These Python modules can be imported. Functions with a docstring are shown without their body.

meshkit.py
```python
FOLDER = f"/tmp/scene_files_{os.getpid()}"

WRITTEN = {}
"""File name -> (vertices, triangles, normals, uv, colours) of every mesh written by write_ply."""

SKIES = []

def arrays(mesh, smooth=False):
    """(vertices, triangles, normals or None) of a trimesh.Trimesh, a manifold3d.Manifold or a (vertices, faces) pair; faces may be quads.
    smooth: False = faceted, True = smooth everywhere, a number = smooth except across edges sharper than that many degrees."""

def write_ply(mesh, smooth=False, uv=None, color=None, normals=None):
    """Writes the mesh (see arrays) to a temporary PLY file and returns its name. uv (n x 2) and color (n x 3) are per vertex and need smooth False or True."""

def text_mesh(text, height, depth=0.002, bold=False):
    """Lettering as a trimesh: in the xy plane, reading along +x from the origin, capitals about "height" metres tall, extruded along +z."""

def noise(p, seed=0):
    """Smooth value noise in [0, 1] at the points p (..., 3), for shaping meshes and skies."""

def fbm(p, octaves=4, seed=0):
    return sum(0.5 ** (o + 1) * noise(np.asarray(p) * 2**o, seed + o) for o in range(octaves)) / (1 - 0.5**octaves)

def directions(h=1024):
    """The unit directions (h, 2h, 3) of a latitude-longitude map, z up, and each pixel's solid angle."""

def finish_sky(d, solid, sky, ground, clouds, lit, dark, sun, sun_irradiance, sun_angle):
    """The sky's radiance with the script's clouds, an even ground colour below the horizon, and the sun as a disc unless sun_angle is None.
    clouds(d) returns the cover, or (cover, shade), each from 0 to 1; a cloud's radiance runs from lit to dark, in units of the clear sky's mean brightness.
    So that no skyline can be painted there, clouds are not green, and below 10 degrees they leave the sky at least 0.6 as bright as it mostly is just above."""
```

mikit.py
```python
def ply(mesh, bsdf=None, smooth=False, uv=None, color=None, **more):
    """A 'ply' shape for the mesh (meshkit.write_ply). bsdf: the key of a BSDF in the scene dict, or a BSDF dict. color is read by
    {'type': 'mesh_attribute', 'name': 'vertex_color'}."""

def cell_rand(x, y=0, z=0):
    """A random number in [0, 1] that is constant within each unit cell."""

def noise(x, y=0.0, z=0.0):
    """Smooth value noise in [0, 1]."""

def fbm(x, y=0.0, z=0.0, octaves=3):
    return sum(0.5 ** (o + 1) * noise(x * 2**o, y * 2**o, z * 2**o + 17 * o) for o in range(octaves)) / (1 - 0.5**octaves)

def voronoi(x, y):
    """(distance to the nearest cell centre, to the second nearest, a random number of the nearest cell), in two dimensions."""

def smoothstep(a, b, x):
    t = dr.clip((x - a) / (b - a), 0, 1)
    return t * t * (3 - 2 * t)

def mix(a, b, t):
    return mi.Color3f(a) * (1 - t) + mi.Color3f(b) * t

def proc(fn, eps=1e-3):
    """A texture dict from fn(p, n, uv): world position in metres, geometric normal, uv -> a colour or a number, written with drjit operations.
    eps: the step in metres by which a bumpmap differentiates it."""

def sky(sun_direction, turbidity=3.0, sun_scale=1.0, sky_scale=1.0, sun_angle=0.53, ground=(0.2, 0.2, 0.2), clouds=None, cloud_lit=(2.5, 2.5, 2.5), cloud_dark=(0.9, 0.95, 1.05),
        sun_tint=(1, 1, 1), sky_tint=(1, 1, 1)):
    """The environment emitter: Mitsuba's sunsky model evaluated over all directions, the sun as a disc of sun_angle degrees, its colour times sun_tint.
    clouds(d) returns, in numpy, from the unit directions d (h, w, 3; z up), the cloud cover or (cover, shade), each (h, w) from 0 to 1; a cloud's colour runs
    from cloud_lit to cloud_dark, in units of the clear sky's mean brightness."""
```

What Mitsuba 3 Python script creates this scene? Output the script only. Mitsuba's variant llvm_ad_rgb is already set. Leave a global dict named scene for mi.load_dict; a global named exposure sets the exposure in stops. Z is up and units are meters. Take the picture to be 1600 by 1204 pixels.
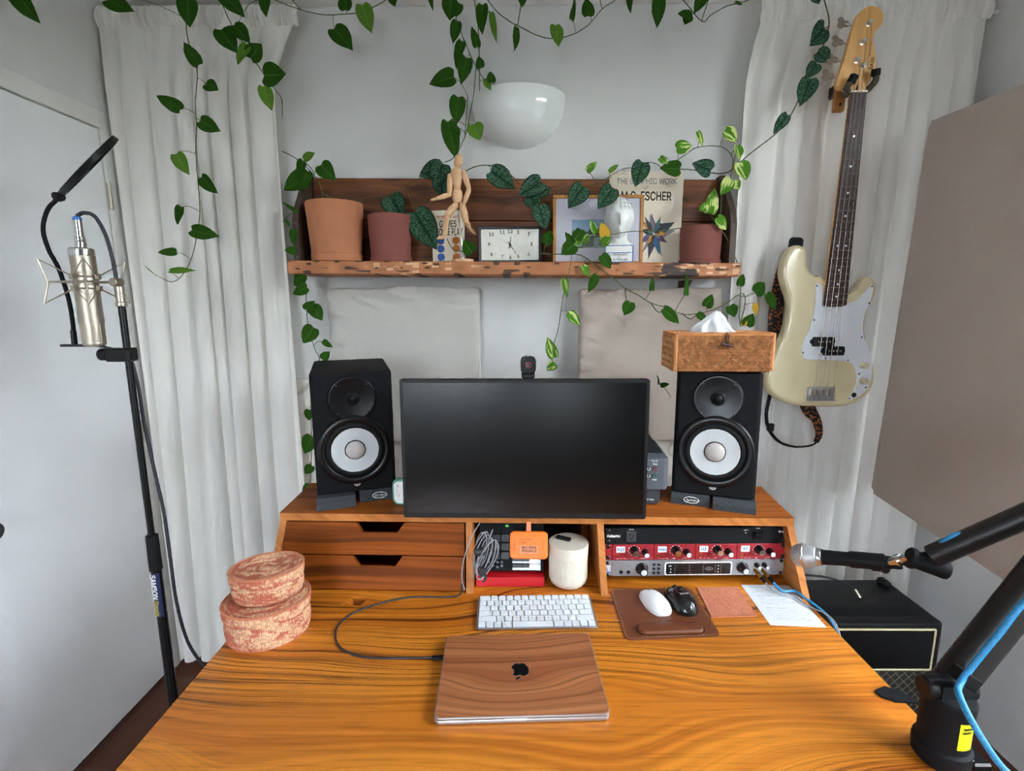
import math, random, numpy as np, trimesh, drjit as dr, mitsuba as mi, mikit, meshkit
from mikit import noise, fbm, voronoi, cell_rand, smoothstep, mix, proc
from shapely.geometry import Polygon, Point, LineString
from shapely.ops import unary_union
from scipy.spatial import Delaunay
T = mi.ScalarTransform4f
PI = math.pi
scene, labels = {}, {}
# ---------------------------------------------------------------- camera, sky, exposure
def _camera():
    f, p, roll, yaw = 779.0, 0.1651, -0.0044, -0.0103
    c, s = math.cos(yaw), math.sin(yaw)
    R = np.array([[c, s, 0], [-s, c, 0], [0, 0, 1]])
    fwd = R @ [0, math.cos(p), -math.sin(p)]
    down = R @ [0, -math.sin(p), -math.cos(p)]
    right = R @ [1, 0, 0]
    up = -(math.sin(roll) * right + math.cos(roll) * down)
    o = np.array([0, 0, 1.4846])
    return {'type': 'perspective', 'fov': 2 * math.degrees(math.atan(800 / f)), 'fov_axis': 'x', 'near_clip': 0.05, 'far_clip': 100.0,
            'to_world': T().look_at(origin=o.tolist(), target=(o + fwd).tolist(), up=up.tolist())}
scene['camera'] = _camera()
def overcast(d):
    n = meshkit.fbm(d * 3.0 + 7.0, 4, 3)
    return np.clip(0.78 + 0.5 * (n - 0.5), 0, 1), np.clip(0.25 + 1.2 * (n - 0.5), 0, 1)
scene['daylight'] = mikit.sky((0.55, -0.62, 0.56), turbidity=4.0, sun_scale=0.0, sky_scale=1.0, ground=(0.25, 0.25, 0.235), clouds=overcast,
                              cloud_lit=(1.76, 1.92, 2.10), cloud_dark=(1.05, 1.15, 1.28), sky_tint=(1, 1, 1))
exposure = 7.05
# ---------------------------------------------------------------- materials
def lin(h):
    if not isinstance(h, str): return list(h)
    v = [int(h[i:i + 2], 16) / 255 for i in (1, 3, 5)]
    return [x / 12.92 if x <= 0.04045 else ((x + 0.055) / 1.055) ** 2.4 for x in v]
def rgb(h): return {'type': 'rgb', 'value': lin(h)}
def mat(key, color, rough=0.5, two=True, bump=None, **kw):
    tex = proc(color) if callable(color) else rgb(color)
    b = {'type': 'principled', 'base_color': tex, 'roughness': proc(rough) if callable(rough) else float(rough), **kw}
    if bump: b = {'type': 'bumpmap', 'arbitrary': proc(bump[0], bump[2] if len(bump) > 2 else 1e-3), 'scale': float(bump[1]), 'bsdf': b}
    scene['material_' + key] = {'type': 'twosided', 'bsdf': b} if two else b
    return key
def C(h): return mi.Color3f(*lin(h))
def wood(c1, c2, c3, axis=0, off=0.0, rings=26.0, contrast=1.0, swirl=0.07):
    """brown timber: long wavy growth lines along the axis, fine pores, and broad changes of tone"""
    a1, a2, a3 = lin(c1), lin(c2), lin(c3)
    def fn(p, n, uv):
        q = [p.x, p.y, p.z]
        a = q[axis]; b = q[(axis + 1) % 3]; c = q[(axis + 2) % 3]
        w = b + 0.83 * c + off
        w = w + swirl * (fbm(a * 1.7 + off * 7, w * 5.0, off, 2) - 0.5) + 0.010 * (noise(a * 6.0, w * 22.0, 3.0) - 0.5)
        r = w * rings
        l = noise(r * .55, a * 0.35, off * 5)
        l2 = noise(r * 2.3 + 9, a * 0.9, 2.0)
        band = smoothstep(0.22, 0.80, 0.6 * l + 0.4 * l2)
        k1 = 1 - dr.abs(2 * noise(r * 1.15, a * .55, 8.0) - 1)
        k2 = 1 - dr.abs(2 * noise(r * 2.9, a * .8, 21.0) - 1)
        k3 = 1 - dr.abs(2 * noise(r * 6.5, a * 1.1, 37.0) - 1)
        line = dr.maximum(smoothstep(.80, 1.0, k1), .55 * smoothstep(.78, 1.0, k2) + .25 * smoothstep(.7, 1.0, k3)) * (.2 + .8 * smoothstep(0.3, 0.7, noise(r * .35, a * 1.3, 11.0)))
        pore = smoothstep(0.55, 0.9, noise(a * 14.0, b * 520.0, c * 520.0))
        col = mix(a1, a2, band)
        return mix(col, a3, dr.clip(contrast * (0.85 * line + 0.20 * pore), 0, 1))
    return fn
def E_(h): return lin(h)
mat('wall_paint', lambda p, n, uv: mix('x' and E_('#d1d1cf'), E_('#c9c9c7'), fbm(p.x * 3, p.y * 3, p.z * 3, 3)), 0.75, bump=(lambda p, n, uv: fbm(p.x * 90, p.y * 90, p.z * 90, 2), 0.0006))
mat('door_paint', '#dfe0e1', 0.4)
mat('trim_paint', '#d6d5d1', 0.5)
def marble(p, n, uv):
    v = dr.abs(fbm(p.x * 3.5 + 2, p.y * 3.5, p.z * 2.2, 4) - 0.5)
    v2 = dr.abs(fbm(p.x * 6 + 9, p.y * 6, p.z * 3.2 + 4, 4) - 0.5)
    k = dr.maximum(1 - smoothstep(0, 0.014, v), 0.6 * (1 - smoothstep(0, 0.012, v2)))
    return mix(mix(E_('#d4cfc6'), E_('#c6c0b6'), fbm(p.x * 5, p.y * 5, p.z * 5, 3)), E_('#8d8880'), 0.55 * k)
mat('plaster_lower', marble, 0.6)
mat('floor_wood', wood('#5f3018', '#4a2210', '#2a1207', axis=1, off=.3), 0.35)
mat('floor_wood_dark', wood('#54290f', '#40200f', '#241005', axis=1, off=.7), 0.35)
mat('desk_wood', wood('#d08027', '#ab5a17', '#532306', axis=0, off=.11, rings=58, contrast=1.15, swirl=.26), 0.34, clearcoat=0.15, clearcoat_gloss=0.85)
mat('hutch_wood', wood('#a0561f', '#824317', '#4d240c', axis=0, off=.47, rings=56, contrast=.7, swirl=.10), 0.55, specular=0.18)
mat('drawer_wood', wood('#8a4412', '#67300b', '#3a1905', axis=0, off=.83, rings=52, contrast=.8, swirl=.18), 0.6, specular=0.12)
mat('hutch_edge', wood('#b8763f', '#a2622f', '#7c461f', axis=1, off=.2, rings=40, contrast=.4), 0.5, specular=0.2)
lidwood = wood('#ad6f45', '#8b5031', '#4a2614', axis=0, off=.37, rings=52, contrast=.6, swirl=.34)
mat('lid_wood', lidwood, 0.45)
def reclaimed(off):
    base = wood('#7d4828', '#5a321b', '#2e190d', axis=0, off=off, rings=70, contrast=1.0, swirl=.10)
    def fn(p, n, uv):
        c = base(p, n, uv)
        m = smoothstep(.55, .75, fbm(p.x * 9, p.y * 9 + off * 9, p.z * 26, 3))
        return mix(c, E_('#2a170e'), .6 * m)
    return fn
mat('shelf_back', reclaimed(.2), 0.7)
mat('shelf_back_b', reclaimed(.6), 0.7)
def shelf_front(p, n, uv):
    s = noise(p.x * 26, 0., p.z * 30.)
    k = cell_rand(dr.floor(p.x * 46), dr.floor(p.z * 115), 3)
    col = mix(E_('#b97a4e'), E_('#96582f'), s)
    col = mix(col, E_('#d9b48c'), .75 * smoothstep(.72, .9, k) * smoothstep(.35, .6, noise(p.x * 5, 3., 1.)))
    gap = smoothstep(.80, 1., dr.abs(p.z * 115 - dr.floor(p.z * 115) - .5) * 2)
    col = mix(col, E_('#6d3a1f'), .5 * gap)
    spot = smoothstep(.75, .82, noise(p.x * 30, 1., p.z * 90))
    col = mix(col, E_('#22120c'), .85 * spot)
    scorch = smoothstep(.38, .42, fbm(p.x * 26, p.y * 20, p.z * 70., 3) + .10 * (smoothstep(.47, .50, p.x) * (1 - smoothstep(.59, .62, p.x)) - 1) * 4)
    return mix(col, E_('#12100e'), .95 * scorch)
mat('shelf_board', shelf_front, 0.6)
mat('bracket_wood', wood('#4a3a30', '#372a22', '#1d1510', axis=2, off=.4, rings=50), 0.6)
def cloth(c1, c2):
    a, b = lin(c1), lin(c2)
    def fn(p, n, uv):
        g = .5 * noise(p.x * 500, p.y * 500, p.z * 40) + .5 * noise(p.x * 40, p.y * 40, p.z * 500)
        return mix(a, b, .5 * fbm(p.x * 4, p.y * 4, p.z * 4, 3) + .5 * g)
    return fn
mat('panel_fabric', cloth('#bebab4', '#b0aca6'), 0.9, sheen=0.2)
mat('panel_fabric_warm', cloth('#b7aaa0', '#a99c92'), 0.9, sheen=0.2)
scene['material_curtain_cloth'] = {'type': 'principledthin', 'base_color': proc(lambda p, n, uv: mix(E_('#e8e6e1'), E_('#e0ded8'), fbm(p.x * 5, p.y * 5, p.z * 2, 2))), 'roughness': 0.9, 'diff_trans': 0.25, 'spec_trans': 0.0}
mat('terracotta', lambda p, n, uv: mix(E_('#b97a55'), E_('#a5684a'), fbm(p.x * 22, p.y * 22, p.z * 14, 4)), 0.85)
mat('terracotta_mauve', lambda p, n, uv: mix(E_('#834c43'), E_('#764239'), fbm(p.x * 22, p.y * 22, p.z * 14, 4)), 0.8)
mat('soil', '#20160f', 0.95)
mat('black_plastic', '#101113', 0.42, specular=0.3)
mat('black_matte', lambda p, n, uv: mix(E_('#0e0f11'), E_('#16181b'), noise(p.x * 900, p.y * 900, p.z * 900)), 0.65, specular=0.15)
mat('speaker_black', lambda p, n, uv: mix(E_('#0a0b0d'), E_('#121316'), noise(p.x * 700, p.y * 700, p.z * 700)), 0.6, specular=0.12)
mat('black_gloss', '#08090a', 0.12, clearcoat=0.6)
mat('black_satin', '#0b0c0d', 0.3, specular=0.3)
mat('rubber_black', '#0d0e0f', 0.6, specular=0.2)
mat('foam_grey', lambda p, n, uv: mix(E_('#26292c'), E_('#3b3f43'), noise(p.x * 400, p.y * 400, p.z * 400)), 0.95)
mat('cone_white', '#b4b9bc', 0.55)
mat('cap_grey', '#a8a3a0', 0.5)
mat('screen_matte', '#030404', 0.22, specular=0.5)
mat('bezel', '#0d0e10', 0.45, specular=0.3)
mat('chrome', '#d4d4d2', 0.14, metallic=1.0)
mat('nickel', '#b5ac9c', 0.42, metallic=1.0)
mat('nickel_grille', lambda p, n, uv: mix(E_('#d8cfbd'), E_('#a79c88'), noise(p.x * 900, p.y * 900, p.z * 900)), 0.35, metallic=.8)
mat('brass', '#b98f4e', 0.3, metallic=1.0)
mat('dark_metal', '#3a3b3d', 0.4, metallic=.7)
mat('aluminium', '#b4b6b9', 0.38, metallic=.85)
mat('white_plastic', '#e4e6e7', 0.35)
mat('key_white', '#d3d9dd', 0.4)
mat('print_black', '#15120f', 0.8)
mat('print_white', '#e8e8e6', 0.7)
mat('print_grey', '#8a8a88', 0.8)
mat('print_blue', '#2f5d9e', 0.6)
mat('print_red', '#b0392f', 0.7)
mat('paper_white', '#c2c6c9', 0.8)
mat('paper_cream', lambda p, n, uv: mix(E_('#ddd2bf'), E_('#d4c8b4'), fbm(p.x * 10, p.y * 10, p.z * 10, 3)), 0.7)
mat('tissue', '#d3d7da', 0.85)
mat('clock_face', '#d6d4ca', 0.6)
mat('red_paint', '#8f1d27', 0.4)
mat('red_box', '#b3121c', 0.5)
mat('orange_rubber', '#e06a12', 0.5)
mat('cream_ceramic', '#cac4b5', 0.4)
mat('blue_cable', lambda p, n, uv: mix(E_('#2f8fc4'), E_('#1f6f9e'), noise(p.x * 500, p.y * 500, p.z * 500)), 0.5)
mat('grey_cable', lambda p, n, uv: mix(E_('#8d9094'), E_('#6b6d71'), smoothstep(.3, .7, noise(p.x * 700, p.y * 700, p.z * 700))), 0.6)
mat('dark_cable', '#232428', 0.55)
mat('leather', lambda p, n, uv: mix(E_('#6f3d22'), E_('#5d311b'), fbm(p.x * 30, p.y * 30, p.z * 30, 4)), 0.42, bump=(lambda p, n, uv: noise(p.x * 700, p.y * 700, p.z * 700), 0.0003))
mat('stitch', '#b08a62', 0.8)
mat('knit', lambda p, n, uv: mix(E_('#c27a5b'), E_('#a5624a'), noise(p.x * 450, p.y * 320, p.z * 100)), 0.95)
mat('mannequin_wood', lambda p, n, uv: mix(E_('#dcb48c'), E_('#cba077'), noise(p.x * 120, p.y * 120, p.z * 12)), 0.55)
mat('frame_wood', wood('#b98142', '#9c6a33', '#6f4820', axis=2, off=.9, rings=60, contrast=.5), 0.5)
mat('porcelain', '#d9dcd8', 0.18, clearcoat=.4)
scene['material_opal_glass'] = {'type': 'twosided', 'bsdf': {'type': 'principled', 'base_color': rgb('#dde1df'), 'roughness': 0.08, 'clearcoat': 0.5}}
mat('bass_cream', '#cfc29c', 0.10, clearcoat=1.0, clearcoat_gloss=0.95)
mat('guard_white', '#d9dde2', 0.25)
mat('maple', wood('#dcaa68', '#cf9b59', '#b07f45', axis=2, off=.3, rings=40, contrast=.3), 0.35)
mat('rosewood', wood('#3a2019', '#2c1712', '#1a0d0a', axis=2, off=.5, rings=70), 0.5)
mat('strap_fabric', lambda p, n, uv: mix(E_('#16120f'), E_('#7c4324'), smoothstep(.55, .65, noise(p.x * 150, p.y * 150, p.z * 150))), 0.9)
mat('string_steel', '#8c857c', 0.3, metallic=.9)
mat('amp_tolex', lambda p, n, uv: mix(E_('#0a0a0b'), E_('#171719'), noise(p.x * 500, p.y * 500, p.z * 500)), 0.5, specular=0.25)
mat('unseen_wall_dark', '#5d5852', 0.8)  # for the unseen back wall, dark so the screen mirrors little light
mat('amp_piping', '#c3b58f', 0.5)
mat('grille_dark', '#1a1712', 0.9)
mat('grille_line', '#55503f', 0.8)
def basketry(p, n, uv):
    a = mi.Float(uv.x); b = mi.Float(uv.y)
    st = smoothstep(.2, .8, noise(a * 1.0, dr.floor(b), 4.))
    stripe = dr.abs(a - dr.floor(a) - .5) * 2
    k = cell_rand(dr.floor(a), dr.floor(b), 2)
    d = fbm((a + b * 1.5) * .15, b * .45, 2., 2) * .5 + fbm((a - b * 2.) * .12, b * .32, 7., 2) * .5
    col = mix(E_('#dfba90'), E_('#b4604a'), smoothstep(.38, .62, .16 * k + .84 * d))
    col = mix(col, E_('#8a3a2e'), .62 * smoothstep(.45, .95, stripe))
    return mix(col, E_('#7d3328'), .35 * st)
mat('straw_weave', basketry, 0.8)
def rattan(p, n, uv):
    return mix(E_('#c98a52'), E_('#a26432'), fbm(p.x * 60, p.y * 60, p.z * 60, 3))
mat('rattan', rattan, 0.55)
mat('rattan_dark', '#4a2510', 0.8)
# leaves
def leaf_mat(key, c1, c2, vein, kind):
    a, b, v = lin(c1), lin(c2), lin(vein)
    def fn(p, n, uv):
        s, t = mi.Float(uv.x), mi.Float(uv.y)
        mid = 1 - smoothstep(0.0, 0.07, dr.abs(s))
        side = 1 - smoothstep(0.0, .22, dr.abs((t * 7 - dr.abs(s) * 2.2) - dr.floor(t * 7 - dr.abs(s) * 2.2) - .5))
        h = p.x * 41 + p.z * 37
        if kind == 's':
            m = smoothstep(.34, .68, fbm(p.x * 300 + 3, p.y * 300, p.z * 300, 2)) * smoothstep(.0, .22, dr.abs(s)) * (1 - smoothstep(.8, .97, dr.abs(s)))
            col = mix(a, b, .8 * m)
        elif kind == 'v':
            m = smoothstep(.56, .64, fbm(s * 3.4 + p.x * 20, t * 1.8 + p.z * 9, 3., 2))
            col = mix(a, b, m)
        else:
            col = mix(a, b, fbm(p.x * 25, p.y * 25, p.z * 25, 3))
            col = mix(col, v, .03 * side * (1 - mid))
        return mix(col, v, (.10 if kind == 's' else .30) * mid)
    scene['material_' + key] = {'type': 'principledthin', 'base_color': proc(fn), 'roughness': 0.45, 'diff_trans': 0.35, 'spec_trans': 0.0, 'eta': 1.4}
leaf_mat('leaf_green', '#2f551d', '#274817', '#6f9a4a', 'g')
leaf_mat('leaf_light', '#50752a', '#5b8333', '#9dbd6a', 'l')
leaf_mat('leaf_satin', '#1e3a28', '#587562', '#2a4733', 's')
leaf_mat('leaf_variegated', '#4f8029', '#c3cf84', '#a9c268', 'v')
leaf_mat('leaf_yellow', '#c8a23c', '#b98f2c', '#d8c070', 'y')
mat('stem_green', '#4c5836', 0.6)
mat('stem_brown', '#4c4a2c', 0.6)
# ---------------------------------------------------------------- mesh helpers (all return trimesh)
TM = trimesh.Trimesh
def cat(*ms):
    l = [m for x in ms for m in (x if isinstance(x, (list, tuple)) else [x])]
    return trimesh.util.concatenate(l)
def box(x0, x1, y0, y1, z0, z1, b=0.0):
    b = min(b, (x1 - x0) / 2.01, (y1 - y0) / 2.01, (z1 - z0) / 2.01)
    if b <= 0:
        m = trimesh.creation.box((x1 - x0, y1 - y0, z1 - z0)); m.apply_translation([(x0 + x1) / 2, (y0 + y1) / 2, (z0 + z1) / 2]); return m
    P = []
    for X, sx in ((x0, 1), (x1, -1)):
        for Y, sy in ((y0, 1), (y1, -1)):
            for Z, sz in ((z0, 1), (z1, -1)):
                P += [(X, Y + sy * b, Z + sz * b), (X + sx * b, Y, Z + sz * b), (X + sx * b, Y + sy * b, Z)]
    return hull(P)
def hull(P):
    m = trimesh.convex.convex_hull(np.asarray(P, float)); return m
def move(m, t=(0, 0, 0), rz=0, rx=0, ry=0, s=None):
    m = m.copy()
    if s is not None: m.apply_scale(s)
    for ang, ax in ((rx, [1, 0, 0]), (ry, [0, 1, 0]), (rz, [0, 0, 1])):
        if ang: m.apply_transform(trimesh.transformations.rotation_matrix(ang, ax))
    m.apply_translation(t); return m
def frame(m, o, X, Y, Z):
    A = np.eye(4); A[:3, 0], A[:3, 1], A[:3, 2], A[:3, 3] = X, Y, Z, o
    m = m.copy(); m.apply_transform(A); return m
def cyl(p0, p1, r0, r1=None, n=20, bev=0.0):
    r1 = r0 if r1 is None else r1
    p0, p1 = np.array(p0, float), np.array(p1, float); L = np.linalg.norm(p1 - p0)
    prof = [(0, 0), (r0, 0), (r1, L), (0, L)] if not bev else [(0, 0), (r0 - bev, 0), (r0, bev), (r1, L - bev), (r1 - bev, L), (0, L)]
    return orient(lathe(prof, n), p0, p1 - p0)
def orient(m, o, d, up=None):
    d = np.array(d, float) / np.linalg.norm(d)
    a = np.array(up if up is not None else ([0, 0, 1] if abs(d[2]) < .9 else [0, 1, 0]), float)
    x = np.cross(a, d); x /= np.linalg.norm(x); y = np.cross(d, x)
    return frame(m, o, x, y, d)
def lathe(prof, n=32):
    prof = np.array(prof, float); k = len(prof)
    a = np.arange(n) * 2 * PI / n
    V, idx = [], []
    for r, z in prof:
        if r < 1e-7: idx.append([len(V)] * n); V.append((0, 0, z))
        else: idx.append(list(range(len(V), len(V) + n))); V += [(r * math.cos(t), r * math.sin(t), z) for t in a]
    F = []
    for i in range(k - 1):
        for j in range(n):
            q = [idx[i][j], idx[i][(j + 1) % n], idx[i + 1][(j + 1) % n], idx[i + 1][j]]
            if q[0] != q[1]: F.append((q[0], q[1], q[2] if q[2] != q[3] else q[3]))
            if q[2] != q[3]: F.append((q[0], q[2], q[3]))
    return TM(np.array(V), np.array(F), process=False)
def curve(P, n=8):
    P = np.array(P, float)
    if len(P) < 3: return P
    Q = np.vstack([2 * P[0] - P[1], P, 2 * P[-1] - P[-2]]); out = []
    for i in range(1, len(Q) - 2):
        for t in np.linspace(0, 1, n, endpoint=False):
            a, b, c, d = Q[i - 1], Q[i], Q[i + 1], Q[i + 2]
            out.append(.5 * (2 * b + (c - a) * t + (2 * a - 5 * b + 4 * c - d) * t * t + (3 * b - a - 3 * c + d) * t ** 3))
    out.append(P[-1]); return np.array(out)
def tube(P, r, n=10, cap=True, flat=1.0):
    P = np.array(P, float); r = np.broadcast_to(np.array(r, float), (len(P),))
    t = np.gradient(P, axis=0); t /= np.linalg.norm(t, axis=1, keepdims=True) + 1e-12
    u = np.cross(t[0], [0, 0, 1] if abs(t[0][2]) < .9 else [1, 0, 0]); u /= np.linalg.norm(u)
    V = []; ang = np.arange(n) * 2 * PI / n
    for i in range(len(P)):
        u = u - t[i] * (u @ t[i]); u /= np.linalg.norm(u) + 1e-12; w = np.cross(t[i], u)
        V.append(P[i] + r[i] * (np.cos(ang)[:, None] * u + flat * np.sin(ang)[:, None] * w))
    V = np.vstack(V); F = []
    for i in range(len(P) - 1):
        for j in range(n):
            a, b = i * n + j, i * n + (j + 1) % n
            F += [(a, b, b + n), (a, b + n, a + n)]
    if cap:
        c0, c1 = len(V), len(V) + 1; V = np.vstack([V, P[0], P[-1]]); e = (len(P) - 1) * n
        for j in range(n): F += [(c0, (j + 1) % n, j), (c1, e + j, e + (j + 1) % n)]
    return TM(V, np.array(F), process=False)
def extr(poly, h):
    poly = Polygon(poly) if not hasattr(poly, 'geom_type') else poly
    gs = getattr(poly, 'geoms', [poly])
    return cat([trimesh.creation.extrude_polygon(g, h, engine='earcut') for g in gs if g.area > 1e-9])
def rrect(w, h, r, q=5):
    return Polygon([(-w / 2 + r, -h / 2 + r), (w / 2 - r, -h / 2 + r), (w / 2 - r, h / 2 - r), (-w / 2 + r, h / 2 - r)]).buffer(r, quad_segs=q) if r > 0 else Polygon([(-w / 2, -h / 2), (w / 2, -h / 2), (w / 2, h / 2), (-w / 2, h / 2)])
def ring2(poly, n):
    l = poly.exterior; return np.array([l.interpolate(i / n, normalized=True).coords[0] for i in range(n)])
def loft(rings):
    """closed rings of equal length, bottom to top (counter-clockwise seen from +z), with end caps"""
    n = len(rings[0]); V = np.vstack(rings); F = []
    for i in range(len(rings) - 1):
        for j in range(n):
            a, b = i * n + j, i * n + (j + 1) % n
            F += [(a, b, b + n), (a, b + n, a + n)]
    c0, c1, e = len(V), len(V) + 1, (len(rings) - 1) * n
    V = np.vstack([V, rings[0].mean(0), rings[-1].mean(0)])
    for j in range(n): F += [(c0, (j + 1) % n, j), (c1, e + j, e + (j + 1) % n)]
    return TM(V, np.array(F), process=False)
def slab(w, h, d, r, b=0.002, q=6):
    """rounded rectangle w x h, depth d along +z from 0, edges rounded by b"""
    rs = []
    for o, z in ((b, 0), (b * .3, b * .3), (0, b), (0, d - b), (b * .3, d - b * .3), (b, d)):
        k = 4 * (q + 1); P = []
        rr = max(r - o, 1e-4)
        for cx, cy, a0 in ((w / 2 - r, h / 2 - r, 0), (-w / 2 + r, h / 2 - r, 90), (-w / 2 + r, -h / 2 + r, 180), (w / 2 - r, -h / 2 + r, 270)):
            for i in range(q + 1):
                t = math.radians(a0 + 90 * i / q); P.append((cx + rr * math.cos(t), cy + rr * math.sin(t), z))
        rs.append(np.array(P))
    return loft(rs)
def pillow(poly, half, r, sp=0.012, flatback=False):
    """plate with the given outline whose edges are rounded by r; mid-plane z = 0"""
    ds = [0, .04, .15, .32, .55, .8, 1.0]; P = []; D = []
    for d in ds:
        g = poly.buffer(-d * r)
        for gg in getattr(g, 'geoms', [g]):
            if gg.is_empty: continue
            k = max(12, int(gg.exterior.length / sp))
            for q in ring2(gg, k): P.append(q); D.append(d)
    g = poly.buffer(-r - sp * .6)
    x0, y0, x1, y1 = poly.bounds
    for x in np.arange(x0, x1, sp * 2):
        for y in np.arange(y0, y1, sp * 2):
            if g.contains(Point(x, y)): P.append((x, y)); D.append(1.0)
    P = np.array(P); D = np.clip(np.array(D), 0, 1); tri = Delaunay(P).simplices
    c = P[tri].mean(1); pb = poly.buffer(1e-5); tri = np.array([t for t, q in zip(tri, c) if pb.contains(Point(q))])
    A = P[tri]; s = (A[:, 1, 0] - A[:, 0, 0]) * (A[:, 2, 1] - A[:, 0, 1]) - (A[:, 2, 0] - A[:, 0, 0]) * (A[:, 1, 1] - A[:, 0, 1])
    tri[s < 0] = tri[s < 0][:, ::-1]
    z = half - r + r * np.sqrt(np.clip(1 - (1 - D) ** 2, 0, 1))
    n = len(P); V = np.vstack([np.c_[P, z], np.c_[P, -z]]); F = np.vstack([tri, tri[:, ::-1] + n])
    k = int((np.array(D) == 0).sum()); S = []
    for i in range(k):
        j = (i + 1) % k; S += [(i, i + n, j), (j, i + n, j + n)]
    m = TM(V, np.vstack([F, S]), process=False); m.merge_vertices(); m.fix_normals(); return m
def ell(c, r, sub=2):
    m = trimesh.creation.icosphere(subdivisions=sub); m.apply_scale(r); m.apply_translation(c); return m
def text(s, h, o, X, Y, depth=0.0006, bold=False, mid=False, wmax=None):
    """lettering h metres tall, starting at o, reading along X, upright along Y"""
    m = meshkit.text_mesh(s, h, depth, bold)
    w = m.bounds[1][0]
    X, Y = np.array(X, float), np.array(Y, float)
    if wmax: m.apply_scale([wmax / w, 1, 1]); w = wmax
    o = np.array(o, float) - (X * w / 2 if mid else 0)
    return frame(m, o, X, Y, np.cross(X, Y))
# ---------------------------------------------------------------- scene helpers
_count = {}
def key_for(name, parent=''):
    full = parent + '__' + name if parent else name
    k = _count.get(full, 0); _count[full] = k + 1
    return full if k == 0 else '%s_%03d' % (full, k)
GROUPS = {'studio_monitor': 'studio loudspeakers on the hutch', 'isolation_pad': 'foam pads under the loudspeakers', 'straw_basket': 'red straw baskets', 'fabric_panel': 'fabric acoustic panels', 'curtain': 'sheer white curtains',
          'computer_mouse': 'computer mice', 'plant_pot': 'terracotta pots on the shelf', 'hanging_vine': 'vines hanging from the ceiling', 'garland_vine': 'vine garlands along the ceiling', 'trailing_vine': 'green trailing vines',
          'variegated_vine': 'variegated vines', 'satin_vine': 'silver-leaved vines', 'instrument_cable': 'cables in the audio interface'}
def thing(name, label, category, group=None):
    k = key_for(name); group = group or GROUPS.get(name); labels[k] = {'label': label, 'category': category}
    if group: labels[k]['group'] = group
    return k
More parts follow.
